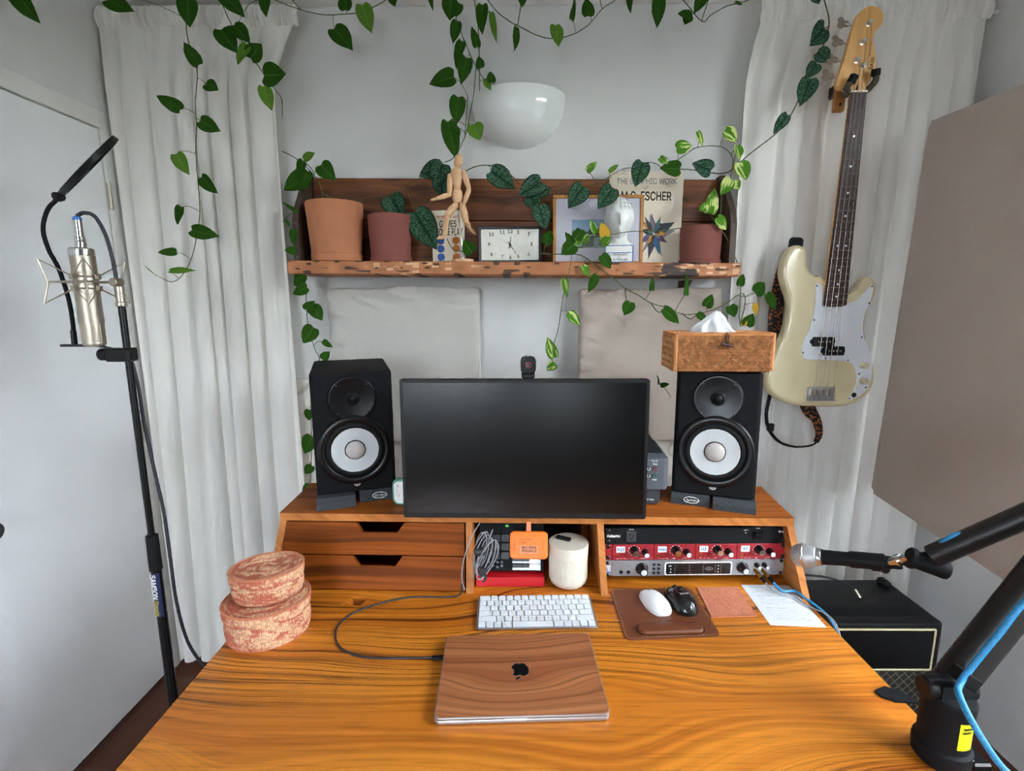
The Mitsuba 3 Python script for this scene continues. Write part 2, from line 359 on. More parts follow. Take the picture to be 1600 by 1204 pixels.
def part(parent, name, mesh, m, smooth=35, label=None, stuff=False, **kw):
    k = key_for(name, parent)
    scene[k] = mikit.ply(mesh, 'material_' + m, smooth=smooth, **kw)
    if label: labels[k] = {'label': label}
    if stuff: labels.setdefault(k, {})['kind'] = 'stuff'
    return k
def solo(name, mesh, m, label, category, group=None, smooth=35, **kw):
    k = thing(name, label, category, group); scene[k] = mikit.ply(mesh, 'material_' + m, smooth=smooth, **kw); return k
def struct(name, mesh, m, label=None, parent=None, smooth=30):
    k = key_for(name, parent or ''); scene[k] = mikit.ply(mesh, 'material_' + m, smooth=smooth)
    if parent is None:
        labels[k] = {'kind': 'structure'}
    if label: labels.setdefault(k, {})['label'] = label
    return k
X_, Y_, Z_ = np.array([1., 0, 0]), np.array([0, 1., 0]), np.array([0, 0, 1.])
# ================================================================ the room
XL, XR, YF, YB, ZC = -1.42, 1.60, 1.92, -2.30, 2.60
UNSEEN_WIN_BACK = [(-1.30, -0.28, 0.80, 2.25), (0.02, 0.56, 0.66, 1.36)]  # out of view; placed to light the front wall and glow in the screen
UNSEEN_WIN_RIGHT = [(-0.55, 1.00, 0.78, 2.40)]  # out of view; sized to light the desk and the lower door
struct('wall_front', box(XL - .15, XR + .15, YF, YF + .12, 0, ZC), 'wall_paint', 'plain white painted wall behind the shelf and the monitor')
struct('wall_front_lower', cat(box(XL, XR, YF - .018, YF, 0, 1.195, .003)), 'plaster_lower', 'lower part of the front wall, a slightly thicker pale veined plaster band')
DY0, DY1, DZ = 0.99, 1.80, 2.072
struct('wall_left', cat(box(XL - .15, XL, YB, DY0 - .02, 0, ZC), box(XL - .15, XL, DY1 + .02, YF, 0, ZC), box(XL - .15, XL, DY0 - .02, DY1 + .02, DZ + .02, ZC), box(XL - .15, XL - .06, DY0 - .02, DY1 + .02, 0, DZ + .02)), 'wall_paint')
def wall_with_windows(axis, c0, c1, u0, u1, wins):
    ms, u = [], u0
    mk = lambda a, b, z0, z1: box(a, b, c0, c1, z0, z1) if axis == 'x' else box(c0, c1, a, b, z0, z1)
    for (a, b, z0, z1) in wins:
        ms += [mk(u, a, 0, ZC), mk(a, b, 0, z0), mk(a, b, z1, ZC)]; u = b
    ms.append(mk(u, u1, 0, ZC)); return cat(ms)
struct('wall_back', wall_with_windows('x', YB - .12, YB, XL - .15, XR + .15, UNSEEN_WIN_BACK), 'unseen_wall_dark')
struct('wall_right', wall_with_windows('y', XR, XR + .12, YB, YF, UNSEEN_WIN_RIGHT), 'wall_paint')
def window(axis, c, a, b, z0, z1):
    mk = lambda a0, b0, q0, q1, d=.025: box(a0, b0, c - d, c + d, q0, q1) if axis == 'x' else box(c - d, c + d, a0, b0, q0, q1)
    m = (a + b) / 2
    k = struct('window_%d' % (1 + sum(1 for q in labels if q.startswith('window_') and '__' not in q)),
               cat(mk(a, b, z0, z0 + .05), mk(a, b, z1 - .05, z1), mk(a, a + .05, z0 + .05, z1 - .05), mk(b - .05, b, z0 + .05, z1 - .05), mk(m - .02, m + .02, z0 + .05, z1 - .05)), 'trim_paint')
    for (p, q) in ((a + .05, m - .02), (m + .02, b - .05)):
        v = [(p, c, z0 + .05), (q, c, z0 + .05), (q, c, z1 - .05), (p, c, z1 - .05)] if axis == 'x' else [(c, p, z0 + .05), (c, q, z0 + .05), (c, q, z1 - .05), (c, p, z1 - .05)]
        part(k, 'pane', (v, [[0, 1, 2, 3]]), 'window_glass', False)
scene['material_window_glass'] = {'type': 'thindielectric'}
for w in UNSEEN_WIN_BACK: window('x', YB - .06, *w)
for w in UNSEEN_WIN_RIGHT: window('y', XR + .06, *w)
struct('ceiling', box(XL - .15, XR + .15, YB - .12, YF + .12, ZC, ZC + .1), 'wall_paint')
struct('trim_1', box(XL, XR, YF - .055, YF, 2.498, ZC, .004), 'trim_paint', 'white ledge running along the top of the front wall')
struct('floor', box(XL - .15, XR + .15, YB - .12, YF + .12, -.06, -.012), 'floor_wood')
_x = XL; _i = 0
while _x < XR - .01:
    x1 = min(_x + .118, XR); cut = 0.4 + .9 * ((_i * 0.37) % 1)
    for (a, b) in ((YB, cut), (cut + .0015, YF)):
        part('floor', 'plank', box(_x, x1 - .0015, a, b, -.012, 0, .001), 'floor_wood' if _i % 3 else 'floor_wood_dark', False)
    _x = x1; _i += 1
# door in the left wall
struct('door_1', box(XL - .042, XL - .002, DY0, DY1, .014, DZ, .0015), 'door_paint', 'flat white door in the left wall behind the microphone stand')
for z in (1.855, 1.01, .17):
    part('door_1', 'hinge', cat(cyl((XL + .006, DY1 + .006, z - .045), (XL + .006, DY1 + .006, z + .045), .0065, n=12, bev=.001), box(XL - .0005, XL + .002, DY1 + .006, DY1 + .028, z - .045, z + .045)), 'nickel', label='metal hinge of the white door')
part('door_1', 'handle', cat(cyl((XL - .002, 1.216, .895), (XL + .045, 1.216, .895), .011), orient(lathe([(0, 0), (.016, .002), (.025, .012), (.027, .022), (.022, .032), (0, .036)], 24), (XL + .018, 1.216, .895), X_)), 'dark_metal', label='dark round door knob')
struct('trim_2', cat(box(XL - .06, XL + .004, DY1 + .004, DY1 + .055, 0, DZ + .06, .001), box(XL - .06, XL + .004, DY0 - .055, DY0 - .004, 0, DZ + .06, .001), box(XL - .06, XL + .004, DY0 - .004, DY1 + .004, DZ + .004, DZ + .06, .001)), 'trim_paint', 'flat white frame around the white door')
# curtains
def curtain(x0, x1, top0, top1, y, seed, nf, zt=2.425, zb=.03):
    nx, nz = 260, 46
    s = np.linspace(0, 1, nx); zz = np.linspace(0, 1, nz) ** 0.9
    S, W = np.meshgrid(s, zz)
    Zc = zt - (zt - zb) * W
    flare = np.clip(1 - W / .10, 0, 1) ** 1.5
    X = (x0 + (x1 - x0) * S) * (1 - flare) + (top0 + (top1 - top0) * S) * flare
    ph = 1.0 * meshkit.noise(np.stack([S * 5 + seed, W * .6, S * 0 + seed], -1), seed) + .5 * W
    fine = np.sin(2 * PI * (nf * 2.1 * S + 1.5 * ph + seed))
    big = np.sin(2 * PI * (nf * S + ph))
    k = np.clip(.25 + W * 9, 0, 1)
    amp = .014 + .007 * W
    D = amp * k * (np.abs(big) ** .8 * np.sign(big) + .35 * np.sin(2 * PI * (nf * .47 * S + ph * .6 + seed))) + .006 * (1 - k) * fine + .004 * (meshkit.noise(np.stack([S * 14, W * 5, S * 0 + seed], -1), seed + 3) - .5)
    V = np.stack([X + .010 * np.cos(2 * PI * (nf * S + ph)) * k, y + D, Zc], -1).reshape(-1, 3)
    i, j = np.meshgrid(np.arange(nz - 1), np.arange(nx - 1), indexing='ij'); a = i * nx + j
    F = np.stack([a, a + nx, a + nx + 1, a + 1], -1).reshape(-1, 4)
    return V, F
def header(x0, x1, y, seed, zt):
    nx, nz = 300, 10
    S, W = np.meshgrid(np.linspace(0, 1, nx), np.linspace(0, 1, nz))
    g = np.sin(2 * PI * (S * 38 + meshkit.noise(np.stack([S * 16, W * 0, S * 0 + seed], -1), seed) * 2))
    D = .0045 * g + .002 * np.sin(S * 400 + seed)
    V = np.stack([x0 + (x1 - x0) * S, y + D - .012 * np.sin(PI * W), zt + .045 - .065 * W + .004 * g * (1 - W)], -1).reshape(-1, 3)
    i, j = np.meshgrid(np.arange(nz - 1), np.arange(nx - 1), indexing='ij'); a = i * nx + j
    return V, np.stack([a, a + nx, a + nx + 1, a + 1], -1).reshape(-1, 4)
c = thing('curtain', 'sheer white curtain hanging beside the white door, left of the shelf', 'curtain')
part(c, 'cloth', curtain(-1.405, -.822, -1.41, -.74, 1.845, 3, 8), 'curtain_cloth', True)
part(c, 'gathered_header', header(-1.41, -.73, 1.845, 2, 2.425), 'curtain_cloth', True)
part(c, 'rod', cyl((-1.418, 1.852, 2.428), (-.732, 1.852, 2.428), .006), 'trim_paint')
c = thing('curtain', 'sheer white curtain hanging behind the cream bass guitar, right of the shelf', 'curtain')
part(c, 'cloth', curtain(.765, 1.57, .82, 1.565, 1.845, 11, 9.5), 'curtain_cloth', True)
part(c, 'gathered_header', header(.81, 1.57, 1.845, 5, 2.425), 'curtain_cloth', True)
part(c, 'rod', cyl((.812, 1.852, 2.428), (1.598, 1.852, 2.428), .006), 'trim_paint')
# fabric-wrapped acoustic panels
def soft_panel(x0, x1, y0, y1, z0, z1, seed, wr=1.0):
    m = trimesh.creation.box((x1 - x0, y1 - y0, z1 - z0))
    for _ in range(6): m = m.subdivide()
    v = m.vertices.copy(); hx, hy, hz = (x1 - x0) / 2, (y1 - y0) / 2, (z1 - z0) / 2
    r = .014; q = np.array([hx, hy, hz]) - r; c = np.clip(v, -q, q); d = v - c
    l = np.linalg.norm(d, axis=1, keepdims=True); v = np.where(l > 1e-9, c + d / np.maximum(l, 1e-9) * r, v)
    w = v + [(x0 + x1) / 2, (y0 + y1) / 2, (z0 + z1) / 2]
    top = np.clip((w[:, 2] - (z1 - .13)) / .13, 0, 1) ** 1.3
    side = np.clip((x0 + .10 - w[:, 0]) / .10, 0, 1)
    p = np.c_[w[:, 0] * 9 + w[:, 2] * 12, w[:, 2] * 30 - w[:, 0] * 10, np.full(len(w), seed)]
    n = meshkit.fbm(p, 4, seed) - .5
    n2 = meshkit.fbm(np.c_[w[:, 0] * 3.5, w[:, 2] * 3, np.full(len(w), seed + .5)], 3, seed + 9) - .5
    rid = 1 - np.abs(meshkit.fbm(np.c_[w[:, 0] * 5 + w[:, 2] * 9, w[:, 2] * 13 - w[:, 0] * 3, np.full(len(w), seed + 2.)], 3, seed + 5) - .5) * 4
    w[:, 1] -= wr * (.060 * n * np.maximum(top, side * .8) + .010 * n2 + .022 * np.clip(rid, 0, 1) ** 3 * np.maximum(top, .6 * side))
    w[:, 2] += wr * (.022 * n2 + .010 * n) * top
    m.vertices = w; return m
solo('fabric_panel', soft_panel(-.694, -.138, 1.842, 1.898, .96, 1.540, 4), 'panel_fabric', 'pale fabric acoustic panel below the shelf, behind the left speaker', 'acoustic panel', smooth=True)
solo('fabric_panel', soft_panel(.230, .745, 1.842, 1.898, .96, 1.532, 8), 'panel_fabric_warm', 'greyish fabric acoustic panel below the shelf, behind the tissue basket', 'acoustic panel', smooth=True)
def side_panel():
    n = 40; V = []; F = []
    TLc, BLc, TR, BR = np.array([1.335, 1.72, 2.05]), np.array([1.292, 1.72, .80]), np.array([1.405, 1.02, 2.05]), np.array([1.20, 1.02, .80])
    for side in (0, 1):
        for i in range(n + 1):
            for j in range(n + 1):
                s, t = i / n, j / n
                p = (TLc * (1 - s) + TR * s) * (1 - t) + (BLc * (1 - s) + BR * s) * t
                e = min(s, 1 - s, t, 1 - t) * 0.7; r = .02
                b = math.sqrt(max(0, 1 - (1 - min(e / r, 1)) ** 2))
                k = .006 * (meshkit.fbm(np.array([[s * 5, t * 6, 1.]]), 3, 5)[0] - .5)
                V.append(p + np.array([(-1 if side == 0 else 1) * (.032 * (.35 + .65 * b) + k), 0, 0]))
    N = (n + 1) ** 2; id_ = lambda i, j, q: q * N + i * (n + 1) + j
    for i in range(n):
        for j in range(n):
            F += [(id_(i, j, 0), id_(i, j + 1, 0), id_(i + 1, j + 1, 0)), (id_(i, j, 0), id_(i + 1, j + 1, 0), id_(i + 1, j, 0))]
            F += [(id_(i, j, 1), id_(i + 1, j + 1, 1), id_(i, j + 1, 1)), (id_(i, j, 1), id_(i + 1, j, 1), id_(i + 1, j + 1, 1))]
    for k in range(n):
        for (a, b) in (((k, 0), (k + 1, 0)), ((k + 1, n), (k, n)), ((0, k + 1), (0, k)), ((n, k), (n, k + 1))):
            F += [(id_(*a, 0), id_(*b, 0), id_(*b, 1)), (id_(*a, 0), id_(*b, 1), id_(*a, 1))]
    m = TM(np.array(V), np.array(F)); m.fix_normals(); return m
k = thing('fabric_panel', 'large plain beige fabric acoustic panel mounted along the right wall', 'acoustic panel')
part(k, 'padded_board', side_panel(), 'panel_fabric_warm', 40)
for (y, z, xx) in ((1.25, 1.85, 1.40), (1.25, 1.0, 1.28)):
    part(k, 'wall_bracket', box(xx, XR - .001, y, y + .03, z, z + .03), 'dark_metal')

# out-of-view hedge past the right-hand window: blocks low sky, dimming the upper door
def hedge(x0, x1, y0, y1, h_, n):
    rg = np.random.default_rng(31); P = []
    c = np.c_[rg.uniform(x0, x1, n), rg.uniform(y0, y1, n), rg.uniform(.05, 1, n) ** .8 * h_]
    c[:, 2] *= .82 + .30 * meshkit.fbm(np.c_[c[:, 0] * 1.5, c[:, 1] * 1.7, np.zeros(n)], 3, 4)
    a = rg.normal(size=(n, 3)); a /= np.linalg.norm(a, axis=1, keepdims=True); b = np.cross(a, rg.normal(size=(n, 3))); b /= np.linalg.norm(b, axis=1, keepdims=True)
    L = rg.uniform(.05, .085, n)[:, None]; w = L * .42
    V = np.stack([c - a * L, c + b * w, c + a * L, c - b * w], 1).reshape(-1, 3); i = np.arange(n)[:, None] * 4
    return TM(V, np.vstack([i + [0, 1, 2], i + [0, 2, 3]]), process=False)
k = thing('garden_hedge', 'unseen leafy green hedge outside the right-hand window, dimming the upper door', 'hedge')
part(k, 'foliage', hedge(3.5, 4.4, -4.5, 5.0, 2.25, 16000), 'leaf_green', False, stuff=True)
for i in range(8): part(k, 'trunk', cyl((3.95, -4.1 + i * 1.2, -.3), (3.95, -4.1 + i * 1.2 + .05, 1.5), .035, .02, n=8), 'bracket_wood')
# ================================================================ desk and hutch
k = thing('desk', 'walnut-brown wooden desk with long wavy grain filling the foreground', 'desk')
hole = Polygon([(-.4195, 1.160), (-.376, 1.156), (-.387, 1.119), (-.437, 1.121)])
top = Polygon([(-.643, .44), (.718, .44), (.718, 1.47), (-.643, 1.47)]).difference(hole)
part(k, 'desktop', move(extr(top, .032), (0, 0, .718)), 'desk_wood', False)
for x in (-.56, .58):
    for y in (.53, 1.38): part(k, 'leg', box(x, x + .055, y, y + .055, 0, .718, .004), 'hutch_wood')
part(k, 'apron', cat(box(-.53, .61, 1.40, 1.42, .63, .718), box(-.53, .61, .54, .56, .66, .718)), 'hutch_wood')
HA, HC = -.026, np.array([.04, 1.22, 0])
def H(m): return move(move(m, -HC), HC, rz=HA)
def Hp(p):
    p = np.array(p, float) - HC; c, s = math.cos(HA), math.sin(HA)
    return np.array([p[0] * c - p[1] * s, p[0] * s + p[1] * c, p[2]]) + HC
h = thing('desk_hutch', 'low walnut hutch with drawers and rack gear at the back of the desk', 'hutch')
part(h, 'top_board', H(hull([(x, y, z) for z in (.919, .94) for (x, y) in ((-.628, 1.22), (.705, 1.22), (.72, 1.44), (-.64, 1.44))])), 'hutch_wood', False)
part(h, 'top_edge', H(box(-.626, .703, 1.217, 1.2195, .9195, .9395)), 'hutch_edge', False, label='paler front edge of the hutch top')
def upright(xt, xb, w, nm):
    m = hull([(xt - w, 1.219, .9185), (xt + w, 1.219, .9185), (xb - w, 1.165, .7505), (xb + w, 1.165, .7505), (xt - w, 1.43, .9185), (xt + w, 1.43, .9185), (xb - w, 1.43, .7505), (xb + w, 1.43, .7505)])
    part(h, nm, H(m), 'hutch_edge', False)
upright(-.6195, -.641, .0085, 'side_panel'); upright(.6965, .7235, .0085, 'side_panel')
upright(-.1265, -.1215, .0085, 'divider'); upright(.2145, .2215, .0085, 'divider')
part(h, 'back_panel', H(box(-.635, .715, 1.431, 1.438, .7505, .9185)), 'hutch_wood', False)
V_ = np.array([0, .054, .168]); V_ /= np.linalg.norm(V_); N_ = np.cross(X_, V_)
def slope(s, x=0., out=0.):  # point on the slanted front, s metres above its foot
    return np.array([x, 1.168, .7515]) + V_ * s + N_ * out
for (s0, s1, c0, c1, d0, d1) in ((.090, .1725, -.425, -.297, -.409, -.315), (.004, .0875, -.432, -.299, -.412, -.317)):
    s0e = lambda s: -.6185 - (.1755 - s) * .021 / .1755
    x1e = lambda s: -.1375 + (.1755 - s) * .005 / .1755
    poly = Polygon([(s0e(s0) + .009, s0), (x1e(s0) - .002, s0), (x1e(s1) - .002, s1), (c1, s1), (d1, s1 - .026), (d0, s1 - .026), (c0, s1), (s0e(s1) + .009, s1)])
    m = frame(extr(poly, .015), slope(0, 0, -.016), X_, V_, N_)
    d = part(h, 'drawer', H(m), 'drawer_wood', False)
    zb = slope(s0)[2] + .004; zt = slope(s1)[2] - .006; y0 = slope(s1)[1] + .022
    part(d, 'drawer_box', H(cat(box(-.60, -.15, y0, 1.42, zb, zb + .006), box(-.60, -.594, y0, 1.42, zb, zt - .02), box(-.156, -.15, y0, 1.42, zb, zt - .02), box(-.60, -.15, 1.414, 1.42, zb, zt - .02))), 'drawer_wood', False)
# ---------------------------------------------------------------- rack gear in the right bay
RA, RO = .018, np.array([.465, 1.222, .772])
def Rk(m): return move(m, RO, rz=RA)
def rp(u, w, out=0): return np.array([u - .2365, -out, w])   # metres from the left end, height, towards the viewer
def screw_at(k, u, w, name='rack_screw', r=.0045, m='black_gloss'):
    part(k, name, Rk(frame(lathe([(0, 0), (r, 0), (r, .0015), (r * .7, .003), (0, .0032)], 14), rp(u, w, .001), X_, Z_, -Y_)), m)
def knob(k, u, w, r, l, body='black_satin', cap='aluminium', out=.001, name='knob', caplabel=None):
    q = part(k, name, Rk(frame(lathe([(0, 0), (r * 1.05, 0), (r, l * .2), (r * .86, l), (0, l)], 22), rp(u, w, out), X_, Z_, -Y_)), body)
    part(q, 'cap', Rk(frame(lathe([(0, 0), (r * .74, 0), (r * .70, .0015), (0, .0017)], 20), rp(u, w, out + l), X_, Z_, -Y_)), cap)
    part(q, 'pointer', Rk(frame(box(-.0006, .0006, r * .2, r * .84, 0, .0005), rp(u, w, out + l + .0001), X_, Z_, -Y_)), 'print_white', False)
    return q
def rtext(k, s, h_, u, w, m='print_white', bold=False, wmax=None, mid=True, name='lettering'):
    part(k, name, Rk(text(s, h_, rp(u, w, .0012), X_, Z_, .0004, bold, mid, wmax)), m, False)
RW = .473
k = thing('power_conditioner', 'black power conditioner with one outlet, topmost rack unit', 'power conditioner')
part(k, 'chassis', Rk(box(-.22, .22, .004, .18, .0905, .1325)), 'black_matte', False)
part(k, 'faceplate', Rk(box(-.2365, .2365, -.001, .003, .0895, .1335, .0006)), 'black_matte', False)
rtext(k, 'FURMAN', .0062, .004, .109, bold=True, mid=False, wmax=.034)
o = part(k, 'outlet', Rk(frame(slab(.026, .030, .003, .002, .0007), rp(.067, .112, .001), X_, Z_, -Y_)), mat('outlet_grey', '#2b2d31', .5))
part(o, 'socket_hole', Rk(cat(box(-.1755, -.1735, -.0046, -.0040, .112, .1185), box(-.1665, -.1645, -.0046, -.0040, .112, .1175), frame(lathe([(0, 0), (.0024, 0), (.0024, .0005), (0, .0005)], 12), rp(.0665, .1055, .0040), X_, Z_, -Y_))), 'black_gloss', False)
rtext(k, 'GROUND', .0022, .067, .129); rtext(k, 'POWER', .0022, .397, .1295); rtext(k, 'PROTECT', .0020, .366, .125); rtext(k, 'M-8x2', .0055, .451, .1185, bold=True, mid=False, wmax=.021)
sw = part(k, 'switch', Rk(cat(box(.1485, .1745, -.0025, -.001, .1005, .1255, .0006), frame(hull([(-.010, -.010, 0), (.010, -.010, 0), (.010, .010, 0), (-.010, .010, 0), (-.009, -.004, .004), (.009, -.004, .004), (-.009, .010, .009), (.009, .010, .009)]), rp(.398, .113, .0025), X_, Z_, -Y_))), 'black_satin', False)
part(k, 'indicator_lamp', Rk(frame(lathe([(0, 0), (.0018, 0), (.0012, .0012), (0, .0015)], 10), rp(.366, .1185, .001), X_, Z_, -Y_)), 'print_white')
for (u, w) in ((.008, .126), (.008, .097), (.028, .126), (.028, .096), (.466, .128), (.466, .0965), (.440, .128), (.440, .098), (.226, .0945)): screw_at(k, u, w, 'screw', .0035 if 0.02 < u < .45 else .0055)
k = thing('microphone_preamp_rack', 'dark red rack of four microphone preamp modules, middle rack unit', 'preamp rack')
part(k, 'chassis', Rk(box(-.22, .22, .004, .18, .0470, .0875)), 'black_matte', False)
part(k, 'end_plate', Rk(box(-.2365, -.2175, -.001, .003, .0455, .0885, .0006)), 'red_paint', False)
part(k, 'end_plate', Rk(box(.2180, .2365, -.001, .003, .0455, .0885, .0006)), 'red_paint', False)
for i, tag in enumerate(('P12', 'BFM1', 'D1', '57')):
    u0 = .0200 + i * .1088
    md = part(k, 'module', Rk(box(u0 - .2365, u0 + .1080 - .2365, -.002, .003, .0455, .0885, .0008)), 'red_paint', False)
    nt = part(md, 'paper_tag', Rk(box(u0 + .0095 - .2365, u0 + .0325 - .2365, -.0026, -.0021, .0665, .0835)), 'paper_white', False, label='white paper tag reading ' + tag)
    part(md, 'tag_lettering', Rk(text(tag, .0075 if len(tag) < 4 else .0055, rp(u0 + .021, .0715, .0027), X_, Z_, .0003, True, True)), 'print_blue', False)
    def mknob(u, w, r, l, cap):
        part(md, 'knob', Rk(frame(lathe([(0, 0), (r * 1.1, 0), (r, l * .2), (r * .8, l), (0, l)], 20), rp(u, w, .002), X_, Z_, -Y_)), 'black_satin')
        part(md, 'knob_cap', Rk(frame(lathe([(0, 0), (r * .76, 0), (r * .70, .0018), (0, .002)], 18), rp(u, w, .002 + l), X_, Z_, -Y_)), cap)
    mknob(u0 + .056, .0735, .0105, .021, 'chrome'); mknob(u0 + .0845, .0675, .0085, .019, 'cone_white')
    ticks = []
    for a in range(-150, 151, 30):
        t = math.radians(90 - a); ticks.append(Rk(frame(slab(.0026, .0026, .0003, .0012, .0001, 2), rp(u0 + .056 + .0155 * math.cos(t), .0715 + .0135 * math.sin(t), .002), X_, Z_, -Y_)))
    part(md, 'dial_marks', cat(ticks), 'print_white', False)
    part(md, 'jack', Rk(frame(lathe([(.0022, 0), (.0042, 0), (.0042, .002), (.0022, .002)], 14), rp(u0 + .013, .058, .002), X_, Z_, -Y_)), 'brass')
    for u in (.024, .034): part(md, 'button', Rk(frame(lathe([(0, 0), (.0036, 0), (.003, .0025), (0, .0028)], 12), rp(u0 + u, .057, .002), X_, Z_, -Y_)), 'red_paint')
    for (s_, u) in (('DI', .013), ('48V', .023), ('PAD', .034), ('GAIN', .052), ('OUTPUT', .081), ('8', .101)): part(md, 'lettering', Rk(text(s_, .0022, rp(u0 + u, .0485, .0022), X_, Z_, .0003, False, True)), 'print_white', False)
for (u, w) in ((.008, .0835), (.008, .053), (.466, .083), (.466, .052)): screw_at(k, u, w, r=.0055)
k = thing('audio_interface', 'silver audio interface with a dark meter window, lowest rack unit', 'audio interface')
part(k, 'chassis', Rk(box(-.22, .22, .004, .18, .002, .0435)), 'dark_metal', False)
part(k, 'faceplate', Rk(box(-.2365, .2365, -.001, .003, .0005, .0440, .0006)), 'aluminium', False)
part(k, 'raised_panel', Rk(frame(slab(.432, .0425, .003, .004, .0008), rp(.2345, .02225, .0012), X_, Z_, -Y_)), 'aluminium')
ft = .0044
def itext(s, h_, u, w, m='print_black', **kw): part(k, 'lettering', Rk(text(s, h_, rp(u, w, ft), X_, Z_, .0003, mid=True, **kw)), m, False)
itext('apollo', .0062, .054, .0290, 'print_grey')
for u in (.043, .062): part(k, 'jack', Rk(frame(lathe([(0, 0), (.005, 0), (.005, .001), (.0032, .0012), (0, .0004)], 16), rp(u, .0125, ft - .0003), X_, Z_, -Y_)), 'black_gloss')
def iknob(u, w, r, l, cr):
    q = part(k, 'knob', Rk(frame(lathe([(0, 0), (r, 0), (r, .002), (r * .84, .004), (r * .62, l), (0, l)], 28), rp(u, w, ft), X_, Z_, -Y_)), 'black_satin')
    part(q, 'cap', Rk(frame(lathe([(0, 0), (cr, 0), (cr * .93, .0015), (0, .0018)], 22), rp(u, w, ft + l), X_, Z_, -Y_)), 'cone_white')
iknob(.0975, .0225, .0165, .022, .0080); iknob(.362, .0235, .0150, .022, .0075)
iknob(.399, .0305, .0066, .017, .0043); iknob(.419, .0305, .0066, .017, .0043)
for i in range(2):
    for j in range(3): part(k, 'button', Rk(frame(slab(.0072, .0068, .0022, .0012, .0006, 3), rp(.129 + i * .0125, .0335 - j * .0115, ft - .0002), X_, Z_, -Y_)), 'dark_metal')
part(k, 'display_bezel', Rk(frame(slab(.178, .036, .0012, .006, .0005), rp(.246, .0215, ft - .0002), X_, Z_, -Y_)), 'white_plastic')
ds = part(k, 'display', Rk(frame(slab(.170, .031, .0008, .004, .0003), rp(.246, .0215, ft + .0008), X_, Z_, -Y_)), 'black_gloss')
seg = [Rk(box(u - .2365, u + .0012 - .2365, -ft - .0021, -ft - .0017, z, z + .0018)) for u in np.arange(.186, .270, .0026) for z in (.0115, .0165, .0215, .0265, .0310)]
part(ds, 'meter_segments', cat(seg), 'dark_metal', False, stuff=True)
for u in (.184, .222, .258, .290, .305): part(ds, 'divider_line', Rk(box(u - .2365, u + .0006 - .2365, -ft - .0022, -ft - .0017, .0085, .0345)), 'print_grey', False)
d = [((0, .0055), (.011, 0)), ((.011, 0), (0, -.0055)), ((0, -.0055), (-.011, 0)), ((-.011, 0), (0, .0055))]
part(ds, 'emblem', cat([Rk(frame(tube([(a[0], a[1], 0), (b[0], b[1], 0)], .0005, 6), rp(.274, .0215, ft + .0018), X_, Z_, -Y_)) for a, b in d] + [Rk(text('UA', .0045, rp(.274, .0195, ft + .0017), X_, Z_, .0003, mid=True))]), 'print_grey', False)
for (u, w) in ((.173, .030), (.173, .021), (.173, .012), (.169, .030), (.298, .030), (.298, .021), (.298, .0125)):
    part(ds, 'icon', Rk(frame(slab(.0032, .0032, .0003, .0014, .0001, 2), rp(u, w, ft + .0017), X_, Z_, -Y_)), 'print_white')
part(k, 'power_button', Rk(frame(lathe([(0, 0), (.0048, 0), (.0044, .002), (0, .0024)], 16), rp(.436, .022, ft - .0002), X_, Z_, -Y_)), 'aluminium')
st = part(k, 'sticker', Rk(box(-.2350, -.2205, -.0046, -.0043, .0095, .0320)), 'paper_white', False, label='small white and blue sticker reading 12')
part(k, 'sticker_stripe', Rk(box(-.2346, -.2209, -.0049, -.0046, .0098, .0150)), 'print_blue', False)
part(k, 'sticker_lettering', Rk(text('12', .0085, rp(.0088, .0180, .0046), X_, Z_, .0003, mid=True)), 'print_blue', False)
for (u, w) in ((.007, .038), (.007, .0045), (.466, .0395), (.466, .006)): screw_at(k, u, w, r=.0045)
for (u, w) in ((.026, .036), (.026, .007)): screw_at(k, u, w, 'screw', .003, 'dark_metal')
